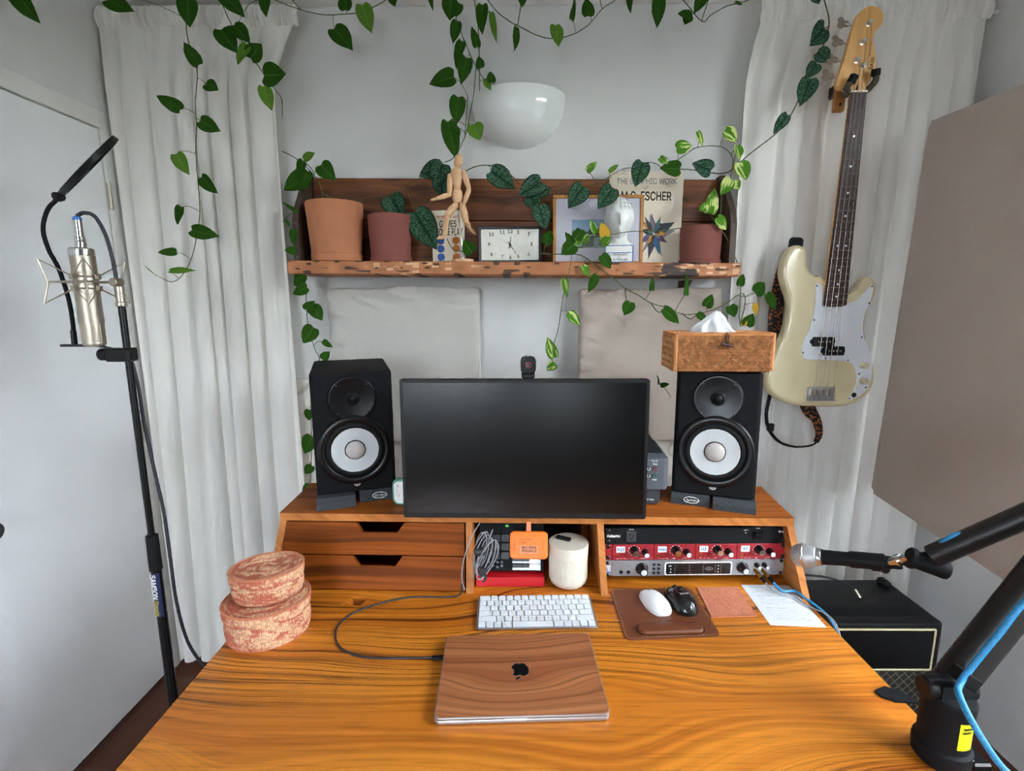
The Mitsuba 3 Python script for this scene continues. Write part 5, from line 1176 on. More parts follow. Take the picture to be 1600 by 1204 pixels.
for (x, z), (a, b) in zip(tun, peg):
    q = part(k, 'tuner_post', Bg(move(lathe([(0, 0), (.0085, 0), (.0085, .0015), (.0052, .0022), (.0045, .012), (.0056, .016), (0, .0162)], 20), (x, z, 0)), 1.719), 'chrome')
    part(q, 'tuner_shaft', cyl((x, 1.741, z), (a, 1.743, b), .0032, n=10), 'chrome')
    a, b = x + (a - x) * .78, z + (b - z) * .78
    cl = unary_union([Point(-.002, .0).buffer(.0115), Point(.014, .0105).buffer(.0105), Point(.014, -.0105).buffer(.0105), Point(.012, 0).buffer(.008)])
    d = np.array([a - x, 0, b - z]); d /= np.linalg.norm(d); e = np.array([-d[2], -.40, d[0]]); e -= d * (e @ d); e /= np.linalg.norm(e)
    part(q, 'tuner_key', frame(extr(cl, .003), np.array([a, 1.743, b]) + d * .010, d, e, np.cross(d, e)), 'nickel', False)
part(k, 'string_tree', Bg(move(lathe([(0, 0), (.010, 0), (.010, .001), (.0035, .0015), (.003, .006), (.0065, .007), (0, .0075)], 20), (1.090, 2.213, 0)), 1.719), 'nickel')
up_ = np.array([.16, 0, .987]); up_ /= np.linalg.norm(up_); rt_ = np.cross(Y_, up_) if 0 else np.array([.987, 0, -.16])
part(k, 'headstock_lettering', text('BASS', .010, (1.1180, 1.7188, 2.200), [.10, 0, .995], [-.995, 0, .10], .0003, True), 'print_black', False)
part(k, 'headstock_lettering', text('PRECISION BASS', .0040, (1.1085, 1.7188, 2.238), [.02, 0, .9998], [-.9998, 0, .02], .0003), 'rosewood', False)
part(k, 'truss_rod_slot', Bg(extr(Polygon([(1.071, 2.139), (1.083, 2.139), (1.080, 2.150), (1.077, 2.157), (1.074, 2.150)]), .0005), 1.719), 'print_black', False)
for i in range(4):
    (x, z) = tun[3 - i]; xn = 1.0585 + i * .0125; xb = 1.0255 + i * .0215
    part(k, 'string', tube([(x + .0045, 1.7075, z), (xn, 1.7040, 2.1365), (xb, 1.7020, 1.168), (xb, 1.706, 1.145)], .00115 - .00018 * i, 6), 'string_steel')
for (x0, x1, z0, z1) in ((1.0105, 1.0815, 1.3320, 1.3635), (1.0495, 1.1185, 1.3010, 1.3315)):
    p_ = part(k, 'pickup', cat(Bg(move(slab(x1 - x0, z1 - z0, .011, .003, .0015), ((x0 + x1) / 2, (z0 + z1) / 2, 0)), 1.7195), Bg(move(slab(.016, .016, .004, .007, .001), (x0 + .001, (z0 + z1) / 2, 0)), 1.7195), Bg(move(slab(.016, .016, .004, .007, .001), (x1 - .001, (z0 + z1) / 2, 0)), 1.7195)), 'black_plastic')
    for i in range(4): part(p_, 'pole_piece', Bg(move(lathe([(0, 0), (.0028, 0), (.0022, .0012), (0, .0014)], 10), (x0 + .018 + i * .0125, (z0 + z1) / 2, 0)), 1.7085), 'chrome')
b_ = part(k, 'bridge', cat(box(1.0120, 1.1060, 1.7185, 1.7225, 1.1430, 1.1900, .0005), box(1.0120, 1.1060, 1.7070, 1.7200, 1.1420, 1.1450, .0005)), 'aluminium', False)
for i in range(4): part(b_, 'saddle', Bg(move(slab(.0165, .026, .011, .003, .001), (1.0258 + i * .0215, 1.172, 0)), 1.7183), 'chrome')
for (x, z) in ((1.1945, 1.2655), (1.1985, 1.2110)): part(k, 'control_knob', Bg(move(lathe([(0, 0), (.0130, 0), (.0125, .003), (.0110, .015), (.0100, .017), (0, .0172)], 24), (x, z, 0)), 1.7195), 'knob_cream')
part(k, 'jack_socket', Bg(move(lathe([(0, .0005), (.0045, .0005), (.0048, .002), (.0078, .002), (.0085, 0)], 20), (1.173, 1.1615, 0)), 1.7195), 'dark_metal')
k = thing('guitar_strap', 'dark patterned guitar strap looped behind and below the cream bass', 'strap')
def ribbon(P, w, th, nrm):
    P = curve(P, 8); n = len(P); t = np.gradient(P, axis=0); V = []
    for i in range(n):
        s = np.cross(t[i], nrm if np.ndim(nrm) == 1 else nrm[i]); s /= np.linalg.norm(s) + 1e-9; q = np.cross(s, t[i]); q /= np.linalg.norm(q)
        ww = w if np.isscalar(w) else np.interp(i / (n - 1), np.linspace(0, 1, len(w)), w)
        V.append([P[i] + s * ww / 2 + q * th / 2, P[i] - s * ww / 2 + q * th / 2, P[i] - s * ww / 2 - q * th / 2, P[i] + s * ww / 2 - q * th / 2])
    return loft(np.array(V))
part(k, 'strap_end', frame(extr(Polygon([(.928, 1.645), (.975, 1.640), (.978, 1.690), (.970, 1.698), (.940, 1.700), (.932, 1.692)]), .005), (0, 1.772, 0), X_, Z_, -Y_), 'black_matte', False)
part(k, 'woven_band', ribbon([(.948, 1.772, 1.655), (.925, 1.780, 1.58), (.915, 1.782, 1.50), (.912, 1.782, 1.40), (.925, 1.782, 1.28), (.945, 1.782, 1.16)], .050, .003, np.array([0, 1., .05])), 'strap_fabric', 30)
part(k, 'woven_band', ribbon([(1.04, 1.770, 1.135), (1.050, 1.765, 1.10), (1.075, 1.755, 1.06), (1.082, 1.745, 1.015), (1.070, 1.740, .985)], [.050, .046, .030, .022, .018], .003, np.array([.25, 1., .1])), 'strap_fabric', 30)
part(k, 'thin_strap', ribbon([(.915, 1.772, 1.18), (.905, 1.770, 1.125), (.900, 1.768, 1.08), (.910, 1.762, 1.03), (.945, 1.752, .985), (1.00, 1.742, .968), (1.055, 1.738, .975), (1.075, 1.739, .990)], .012, .003, np.array([.2, .6, .8])), 'black_matte', 30)
part(k, 'buckle', box(.902, .926, 1.752, 1.766, 1.022, 1.050, .003), 'black_satin', False)
k = thing('guitar_hanger', 'small wooden wall hanger with a padded black yoke holding the bass headstock', 'hanger')
part(k, 'wood_block', box(1.047, 1.079, 1.775, 1.795, 2.100, 2.200, .002), 'frame_wood', False)
part(k, 'screw', frame(lathe([(0, 0), (.0055, 0), (.004, .0012), (0, .0015)], 12), (1.063, 1.775, 2.120), X_, Z_, -Y_), 'rosewood')
part(k, 'wall_rod', box(1.055, 1.071, 1.795, 1.9015, 2.16, 2.19), 'dark_metal', False)
part(k, 'yoke', cat(tube(curve([(1.070, 1.775, 2.165), (1.066, 1.755, 2.142), (1.058, 1.730, 2.138), (1.036, 1.705, 2.142), (1.042, 1.694, 2.158)]), .0095, 10), tube(curve([(1.070, 1.775, 2.165), (1.085, 1.755, 2.142), (1.110, 1.735, 2.142), (1.122, 1.706, 2.160), (1.116, 1.694, 2.180)]), .0095, 10)), mat('foam_olive', '#4c473c', .9), 40)
for q_ in ([(1.041, 1.696, 2.154), (1.049, 1.692, 2.174)], [(1.117, 1.698, 2.174), (1.113, 1.692, 2.192)]): part(k, 'yoke_tip', tube(q_, .0125, 12), 'rubber_black', 40)
# ================================================================ condenser microphone on its stand
k = thing('microphone_stand', 'tall black microphone stand between the door and the left curtain', 'mic stand')
sx, sy = -.964, 1.222
part(k, 'lower_tube', cyl((sx, sy, .05), (sx, sy, .80), .0125, n=24), 'black_satin')
part(k, 'clutch', cyl((sx, sy, .785), (sx, sy, .885), .0155, .0145, n=24, bev=.002), 'rubber_black')
part(k, 'upper_tube', cyl((sx, sy, .88), (sx, sy, 1.482), .0080, n=20), 'black_satin')
part(k, 'leg', tube([(sx, sy, .13), (sx - .02, sy + .34, .012)], .009, 8), 'black_satin'); part(k, 'leg', tube([(sx, sy, .13), (sx - .26, sy - .20, .012)], .009, 8), 'black_satin'); part(k, 'leg', tube([(sx, sy, .13), (sx + .26, sy - .18, .012)], .009, 8), 'black_satin')
part(k, 'hub', cyl((sx, sy, .06), (sx, sy, .15), .022, n=20, bev=.003), 'rubber_black')
stk = []
a = np.linspace(-2.5, -.5, 12)
stv = np.array([(sx + .0129 * math.cos(t), sy + .0129 * math.sin(t), z) for z in (.655, .780) for t in a])
part(k, 'sticker', TM(stv, np.array([f for i in range(11) for f in ((i, i + 1, 13 + i), (i, 13 + i, 12 + i))]), process=False), mat('sticker_navy', '#1c2448', .5), True)
dS = np.array([-math.cos(1.5), -math.sin(1.5), 0]); dS = np.array([-.05, -1, 0]) / math.hypot(.05, 1)
part(k, 'sticker_lettering', text('SAMSON', .0140, np.array([sx - .0075, sy, .778]) + dS * .0132, -Z_, np.array([1, -.05, 0]), .0003, True, False, .070), 'print_white', False)
part(k, 'sticker_lettering', text('Stands', .0135, np.array([sx - .0070, sy, .704]) + dS * .0132, -Z_, np.array([1, -.05, 0]), .0003, True, False, .046), mat('print_gold', '#b8a24a', .6), False)
k = thing('stand_clamp', 'black clamp with a round knob on the microphone stand', 'clamp')
part(k, 'body', box(sx - .045, sx + .016, sy - .020, sy + .016, 1.345, 1.378, .004), 'black_plastic', False)
part(k, 'knob', cyl((sx - .066, sy - .004, 1.362), (sx - .044, sy - .004, 1.362), .015, n=20, bev=.003), 'black_plastic')
mx, my = -1.037, 1.215
k = thing('condenser_microphone', 'nickel-coloured large condenser microphone hanging upside down by the door', 'microphone')
part(k, 'body', move(lathe([(0, 1.618), (.010, 1.618), (.0232, 1.6155), (.0245, 1.613), (.0245, 1.596), (.0248, 1.595), (.0248, 1.452), (.0254, 1.451), (.0254, 1.440), (.0, 1.440)][::-1], 40), (mx, my, 0)), 'nickel')
part(k, 'band', move(lathe([(.0248, 1.598), (.0255, 1.599), (.0255, 1.612), (.0248, 1.613)], 40), (mx, my, 0)), 'chrome')
part(k, 'head_grille', move(lathe([(0, 1.3825), (.015, 1.3830), (.021, 1.386), (.0234, 1.392), (.0243, 1.440), (0, 1.4405)], 40), (mx, my, 0)), 'nickel_grille')
part(k, 'grille_frame', cat(move(lathe([(.0230, 1.386), (.0238, 1.389), (.0238, 1.392), (.0232, 1.394)], 40), (mx, my, 0)), *[box(mx + s * .0243 - .002, mx + s * .0243 + .0012, my - .006, my + .006, 1.390, 1.440) for s in (-1, 1)]), 'nickel', 30)
part(k, 'connector', move(lathe([(0, 1.618), (.0112, 1.618), (.0112, 1.630), (.0094, 1.632), (.0106, 1.634), (.0106, 1.640), (.0086, 1.642), (.0086, 1.680), (0, 1.680)], 28), (mx, my, 0)), 'chrome')
part(k, 'blue_ring', move(lathe([(0, 1.680), (.0090, 1.680), (.0090, 1.686), (.007, 1.688), (0, 1.691)], 24), (mx, my, 0)), mat('ring_blue', '#2f6fb0', .45))
k = thing('shock_mount', 'wire spider shock mount around the hanging nickel microphone', 'shock mount')
rods = []
cs = []
for i, a in enumerate((3.849, -.864, .707, 2.278)):
    c, s = math.cos(a), math.sin(a); q = lambda r, z: np.array([mx + c * r, my + s * r, z])
    part(k, 'outer_rod', tube([q(.080, 1.588), q(.068, 1.538), q(.067, 1.536), q(.080, 1.486)], .0024, 8), 'nickel')
    cs.append((q(.0675, 1.537), q(.080, 1.588), q(.080, 1.486), a))
for i in range(4):
    a, b = cs[i], cs[(i + 1) % 4]; mid = np.array([mx + .048 * math.cos((a[3] + PI / 4)), my + .048 * math.sin(a[3] + PI / 4), 1.537])
    part(k, 'ring_rod', tube([a[0], mid, b[0]], .0022, 8), 'nickel')
    am = a[3] + PI / 4
    for z, ct in ((1.550, 1), (1.522, 2)):
        e = np.array([mx + .033 * math.cos(am), my + .033 * math.sin(am), z])
        part(k, 'elastic_band', tube([a[ct], e], .0012, 6), 'nickel'); part(k, 'elastic_band', tube([b[ct], e], .0012, 6), 'nickel')
        part(k, 'clip', hull([e + [dx, dy, dz] for dx in (-.0045, .0045) for dy in (-.0045, .0045) for dz in (-.006, .006)]), 'nickel', False)
for z in (1.550, 1.522): part(k, 'inner_ring', move(tube([(.0285 * math.cos(t), .0285 * math.sin(t), 0) for t in np.linspace(0, 2 * PI, 41)], .0018, 7, cap=False), (mx, my, z)), 'nickel')
part(k, 'swivel', cat(cyl((mx + .048, my + .034, 1.537), (sx - .004, sy + .004, 1.537), .006, n=14), cyl((sx - .004, sy - .014, 1.537), (sx - .004, sy + .014, 1.537), .0100, n=20, bev=.002), cyl((sx, sy, 1.478), (sx, sy, 1.528), .0100, n=20, bev=.002), cyl((sx, sy, 1.478), (sx, sy, 1.490), .0118, n=20, bev=.002)), 'nickel')
k = thing('pop_filter', 'black round pop filter on a bent gooseneck, seen edge-on above the nickel microphone', 'pop filter')
gz = np.array([.0, 0, 0])
part(k, 'gooseneck', tube(curve([(-1.118, 1.25, 1.392), (-1.115, 1.25, 1.445), (-1.117, 1.25, 1.501), (-1.130, 1.25, 1.571), (-1.148, 1.25, 1.617), (-1.154, 1.25, 1.665), (-1.136, 1.25, 1.710), (-1.106, 1.25, 1.737)]), .0048, 12), 'rubber_black', 50)
part(k, 'ferrule', cyl((-1.118, 1.25, 1.385), (-1.117, 1.25, 1.420), .0065, n=16, bev=.001), 'black_satin')
part(k, 'clamp_bar', cat(box(-1.150, -1.052, 1.243, 1.257, 1.379, 1.385), tube([(-1.060, 1.25, 1.382), (-1.00, 1.232, 1.372)], .004, 8)), 'dark_metal', False)
dP = np.array([-.950 + 1.0885, 0, 1.871 - 1.752]); LP = np.linalg.norm(dP); dP /= LP
vP = np.array([-.61, .77, .17]); vP -= dP * (vP @ dP); vP /= np.linalg.norm(vP); nP = np.cross(dP, vP); cP = np.array([-1.0195, 1.25, 1.8115])
t = np.linspace(0, 2 * PI, 73)
def disc_ring(r, hw, th):
    rs = []
    V = []
    for a in t[:-1]:
        d = math.cos(a) * dP + math.sin(a) * vP
        for (rr, hh) in ((r - th, -hw), (r, -hw), (r, hw), (r - th, hw)): V.append(cP + d * rr + nP * hh)
    F = []
    for i in range(72):
        for j in range(4):
            a, b, c, d = i * 4 + j, i * 4 + (j + 1) % 4, ((i + 1) % 72) * 4 + (j + 1) % 4, ((i + 1) % 72) * 4 + j
            F += [(a, b, c), (a, c, d)]
    m = TM(np.array(V), np.array(F), process=False); m.fix_normals(); return m
part(k, 'rim', disc_ring(LP / 2 + .0005, .0065, .006), 'black_satin', 30)
part(k, 'mesh', frame(lathe([(0, -.0006), (LP / 2 - .006, -.0006), (LP / 2 - .006, .0006), (0, .0006)], 48), cP, dP, vP, nP), 'black_matte', False)
part(k, 'joint', cat(ell((-1.104, 1.25, 1.739), (.013, .012, .010), 2), cyl((-1.104, 1.238, 1.741), (-1.104, 1.262, 1.741), .009, n=16, bev=.002), tube([(-1.104, 1.25, 1.741), (-1.086, 1.25, 1.756)], .007, 10)), 'black_plastic', 40)
k = thing('microphone_cable', 'black cable looping from the nickel microphone down beside the stand to the floor', 'cable')
part(k, 'cord', tube(curve([(mx, my, 1.690), (-1.024, 1.222, 1.698), (-1.010, 1.236, 1.690), (-.992, 1.240, 1.640), (-.983, 1.24, 1.562), (-.983, 1.242, 1.477), (-.980, 1.244, 1.381), (-.966, 1.244, 1.284), (-.962, 1.243, 1.184), (-.950, 1.243, 1.046), (-.940, 1.243, .940), (-.938, 1.243, .812), (-.936, 1.243, .680), (-.924, 1.25, .554), (-.892, 1.26, .468), (-.85, 1.28, .40), (-.80, 1.30, .20), (-.78, 1.33, .03), (-.70, 1.40, .006)]), .0042, 10), mat('cable_navy', '#22232c', .5), True)
# ================================================================ boom arm with the hand microphone
k = thing('microphone_boom_arm', 'thick black boom arm clamped to the right edge of the desk', 'boom arm')
bx, by = .690, .712
part(k, 'base', move(lathe([(0, 0), (.036, 0), (.038, .003), (.040, .020), (.039, .028), (.0345, .032), (.0345, .098), (.0352, .102), (.0352, .112), (.033, .116), (0, .118)], 48), (bx, by, ZD)), 'black_matte', 30)
part(k, 'set_screw', frame(lathe([(0, 0), (.0042, 0), (.0035, .0012), (0, .0015)], 12), (bx + .020, by - .0335, ZD + .022), X_, Z_, -Y_), 'black_gloss')
a = np.linspace(-1.80, -1.10, 9)
yv = np.array([(bx + .0349 * math.cos(t), by + .0349 * math.sin(t), ZD + z) for z in (.044, .090) for t in a])
part(k, 'yellow_label', TM(yv, np.array([f for i in range(8) for f in ((i, i + 1, 10 + i), (i, 10 + i, 9 + i))]), process=False), mat('label_yellow', '#d6d41c', .5), True, label='small yellow warning sticker')
th = -1.45; dL = np.array([math.cos(th), math.sin(th), 0]); tL = np.array([-math.sin(th), math.cos(th), 0])
for (s_, z) in (('TENSION', .080), ('ADJUST', .074)): part(k, 'label_lettering', text(s_, .0035, np.array([bx, by, ZD + z]) + dL * .0351 - tL * .008, tL, Z_, .0003, True, False, .016), 'print_black', False)
part(k, 'clamp', cat(box(bx - .030, bx + .050, by - .05, by + .05, ZD - .041, ZD - .0335, .002), box(.7186, .7500, by - .028, by + .028, ZD - .045, ZD + .012, .003), cyl((bx, by, ZD - .10), (bx, by, ZD - .041), .010)), 'black_satin', False)
A0, A1 = np.array([.700, .728, ZD + .108]), np.array([.936, .752, 1.214])
d1 = (A1 - A0) / np.linalg.norm(A1 - A0)
part(k, 'lower_hinge', cat(cyl((bx - .039, by + .006, ZD + .122), (bx + .039, by + .006, ZD + .122), .0185, n=28, bev=.003), hull([tuple(np.array([bx, by, ZD + .10]) + q) for q in ((-.028, -.018, 0), (.028, -.018, 0), (-.028, .024, 0), (.028, .024, 0), (-.022, -.012, .036), (.022, -.012, .036), (-.022, .02, .036), (.022, .02, .036))])), 'black_plastic', 35)
def flat_tube(P0, P1, w, d_, nm):
    ax = (P1 - P0); L = np.linalg.norm(ax); ax /= L; s = np.cross(ax, Y_); s /= np.linalg.norm(s); v = np.cross(s, ax)
    part(k, nm, frame(slab(w, d_, L, min(w, d_) * .42, .003), P0, s, np.cross(ax, s), ax), 'arm_black', 40)
mat('arm_black', '#1c1917', .38)
flat_tube(A0 + d1 * .005, A1, .054, .048, 'lower_arm')
s1 = np.cross(d1, Y_); s1 /= np.linalg.norm(s1)
part(k, 'cable_channel', tube([A0 + d1 * .075 - s1 * .022, A1 - d1 * .01 - s1 * .022], .013, 10), 'black_matte', 40)
part(k, 'cable_clip', frame(slab(.034, .030, .020, .006, .002), np.array([.686, .694, .900]), s1, np.cross(d1, s1), d1), 'rubber_black')
B1 = np.array([.766, .866, 1.017])
d2 = (B1 - A1) / np.linalg.norm(B1 - A1)
flat_tube(A1, B1, .037, .036, 'upper_arm')
part(k, 'elbow', cyl(A1 - Y_ * .034, A1 + Y_ * .034, .036, n=32, bev=.004), 'black_plastic')
part(k, 'wrist', cat(cyl((.733, .879, 1.010), (.792, .855, .994), .0165, n=24, bev=.003), cyl((.733, .879, 1.010), (.745, .874, 1.0067), .0195, n=24, bev=.003), cyl((.766, .866, 1.001), (.766, .866, 1.020), .014, n=20)), 'rubber_black', 35)
k = thing('hand_microphone', 'black hand microphone with a silver ball grille on the boom arm', 'microphone')
G = np.array([.6115, .999, .9475]); W_ = np.array([.738, .900, .985]); dm = (W_ - G) / np.linalg.norm(W_ - G); L_ = np.linalg.norm(W_ - G)
Om = lambda prof, n=32: orient(lathe(prof, n), G, dm)
part(k, 'grille_ball', Om([(0, -.0255), (.010, -.0238), (.018, -.0182), (.0235, -.010), (.0250, -.002), (.0250, .002), (.0240, .010), (.0205, .022), (.0175, .027), (0, .027)], 40), mat('mesh_silver', lambda p, n, uv: mix(E_('#c9c9c8'), E_('#7d7d7c'), smoothstep(.35, .65, dr.sin(p.x * 2100) * dr.sin(p.z * 2100) * .5 + .5)), .45, metallic=.5), 60)
part(k, 'grille_band', Om([(.0252, -.003), (.0262, -.002), (.0262, .002), (.0252, .003)]), 'chrome')
part(k, 'collar', Om([(.0165, .0265), (.0185, .0275), (.0175, .033), (.0155, .035)]), 'chrome')
part(k, 'handle', Om([(0, .033), (.0155, .033), (.0150, .040), (.0115, .165), (.0105, .168), (0, .168)]), 'black_matte')
k = thing('microphone_clip', 'black clip holding the hand microphone at the end of the boom arm', 'mic clip')
part(k, 'sleeve', Om([(.0145, .085), (.0162, .084), (.0155, .142), (.0130, .143)]), 'rubber_black')
part(k, 'hinge', cat(cyl(G + dm * .140 + [0, -.009, -.012], G + dm * .140 + [0, .009, -.012], .0085, n=16, bev=.001), hull([tuple(G + dm * a_ + np.array([0, y_, z_])) for a_ in (.120, .146) for y_ in (-.006, .006) for z_ in (-.018, -.006)])), 'black_satin', 35)
part(k, 'thread', cyl(G + dm * .141 + [0, 0, -.004], np.array([.734, .8785, 1.0095]), .0075, n=18), 'chrome')
part(k, 'collar', orient(lathe([(0, 0), (.0115, 0), (.0115, .006), (0, .006)], 20), (G + dm * .141 + [0, 0, -.004]) * .45 + np.array([.734, .8785, 1.0095]) * .55, np.array([.734, .8785, 1.0095]) - G - dm * .141), 'chrome')
k = thing('microphone_cable', 'bright blue cable running along the lower boom arm and hanging beside the desk', 'cable')
part(k, 'cord', tube(curve([(.918, .722, 1.20), (.86, .690, 1.135), (.800, .684, 1.085), (.752, .684, 1.043), (.723, .685, .990), (.690, .686, .930), (.6720, .680, .908), (.658, .664, .905), (.657, .636, .882), (.674, .610, .845), (.700, .587, .815), (.76, .57, .72), (.80, .60, .5)]), .0048, 10), 'blue_cable', True)
k = thing('microphone_cable', 'short blue loop of cable showing above the upper boom arm', 'cable')
part(k, 'cord', tube(curve([B1 + d2 * -.006 + [0, .0, .012], B1 + d2 * -.016 + [0, -.004, .024], B1 + d2 * -.034 + [.0, -.004, .027], B1 + d2 * -.060 + [0, 0, .016]]), .0048, 10), 'blue_cable', True)
# two instrument cables plugged into the audio interface
for i, (u, mt_, lb) in enumerate(((.396, 'grey_cable', 'grey instrument cable plugged into the audio interface, left of the blue one'), (.416, 'blue_cable', 'blue braided instrument cable running from the audio interface over the paper'))):
    k = thing('instrument_cable', lb, 'cable')
    p0 = RO + np.array([u - .2365, -.004 + (u - .2365) * RA, .0155])
    dd = np.array([.30, -.86, -.38]); dd /= np.linalg.norm(dd)
    part(k, 'plug', orient(lathe([(0, -.004), (.0042, -.004), (.0046, .004), (.0052, .010), (.0048, .022), (.0036, .024), (.0036, .032), (0, .032)], 18), p0, dd), 'brass' if i == 0 else 'brass')
    part(k, 'sleeve', orient(lathe([(0, .024), (.0046, .024), (.0042, .040), (0, .041)], 16), p0, dd), 'black_satin')
    q = p0 + dd * .04
    if i == 0: P = [p0 + dd * .034, q, q + [.010, -.025, -.008], (.690, 1.150, .757), (.700, 1.125, .756), (.712, 1.100, .7556), (.722, 1.075, .760), (.732, 1.04, .745), (.74, 1.0, .65)]
    else: P = [p0 + dd * .034, q, q + [.012, -.022, -.010], (.700, 1.165, .762), (.712, 1.135, .760), (.7215, 1.105, .758), (.731, 1.065, .750), (.742, 1.03, .70), (.745, 1.0, .60)]
    part(k, 'cord', tube(curve(P), .0020 if i == 0 else .0032, 8), mt_, True)
# ================================================================ guitar amplifier
k = thing('guitar_amplifier', 'black guitar amplifier with gold piping on the floor beside the desk', 'amplifier')
ax0, ax1, ay0, ay1, at_ = .80, 1.322, 1.412, 1.665, .500
part(k, 'cabinet', move(slab(ax1 - ax0, ay1 - ay0, at_ - .02, .016, .010), ((ax0 + ax1) / 2, (ay0 + ay1) / 2, .02)), 'amp_tolex', 40)
part(k, 'front_panel', box(ax0 + .026, ax1 - .030, ay0 - .002, ay0 + .002, .345, .478), 'black_satin', False)
pp = [(ax0 + .024, .480), (ax1 - .028, .480), (ax1 - .028, .342), (ax0 + .024, .342), (ax0 + .024, .480)]
for a_, b_ in zip(pp, pp[1:]): part(k, 'piping', cyl((a_[0], ay0 - .0015, a_[1]), (b_[0], ay0 - .0015, b_[1]), .0032, n=8), 'amp_piping')
part(k, 'grille_cloth', box(ax0 + .026, ax1 - .030, ay0 - .002, ay0 + .002, .045, .339), 'grille_dark', False)
gl = []
gx0, gx1, gz0, gz1 = ax0 + .026, ax1 - .030, .045, .339
for s in (-1, 1):
    for c in np.arange(-1.2, 1.6, .030):
        l = LineString([(gx0 - 1, c - s * 1.25 + gz0 + (0 if s > 0 else .6)), (gx1 + 1, c + s * 1.25 + gz0 + (0 if s > 0 else .6) + s * (gx1 - gx0) * .25)]).intersection(Polygon([(gx0, gz0), (gx1, gz0), (gx1, gz1), (gx0, gz1)]))
        if l.is_empty or l.geom_type != 'LineString': continue
        (xa, za), (xb, zb) = l.coords[0], l.coords[-1]
        gl.append(tube([(xa, ay0 - .002, za), (xb, ay0 - .002, zb)], .0014, 5))
part(k, 'grille_lattice', cat(gl), 'grille_line', False, stuff=True)
part(k, 'corner_strap', box(1.270, 1.300, 1.60, 1.648, at_ - .0005, at_ + .022, .008), 'rubber_black', False)
part(k, 'control_plate', box(.86, 1.27, 1.45, 1.50, at_ - .001, at_ + .001), 'black_matte', False)
for (x, y) in ((.84, 1.44), (1.28, 1.44), (.84, 1.63), (1.28, 1.63)): part(k, 'foot', cyl((x, y, 0), (x, y, .022), .018), 'rubber_black')
k = thing('patch_cable', 'thin black cable with a metal plug on top of the guitar amplifier', 'cable')
part(k, 'cord', tube(curve([(.95, 1.66, at_ + .012), (1.00, 1.64, at_ + .030), (1.08, 1.615, at_ + .034), (1.125, 1.585, at_ + .030), (1.142, 1.560, at_ + .020)]), .0036, 8), 'dark_cable', True)
part(k, 'plug', cyl((1.141, 1.562, at_ + .022), (1.150, 1.545, at_ + .001), .0052, n=12), 'nickel')
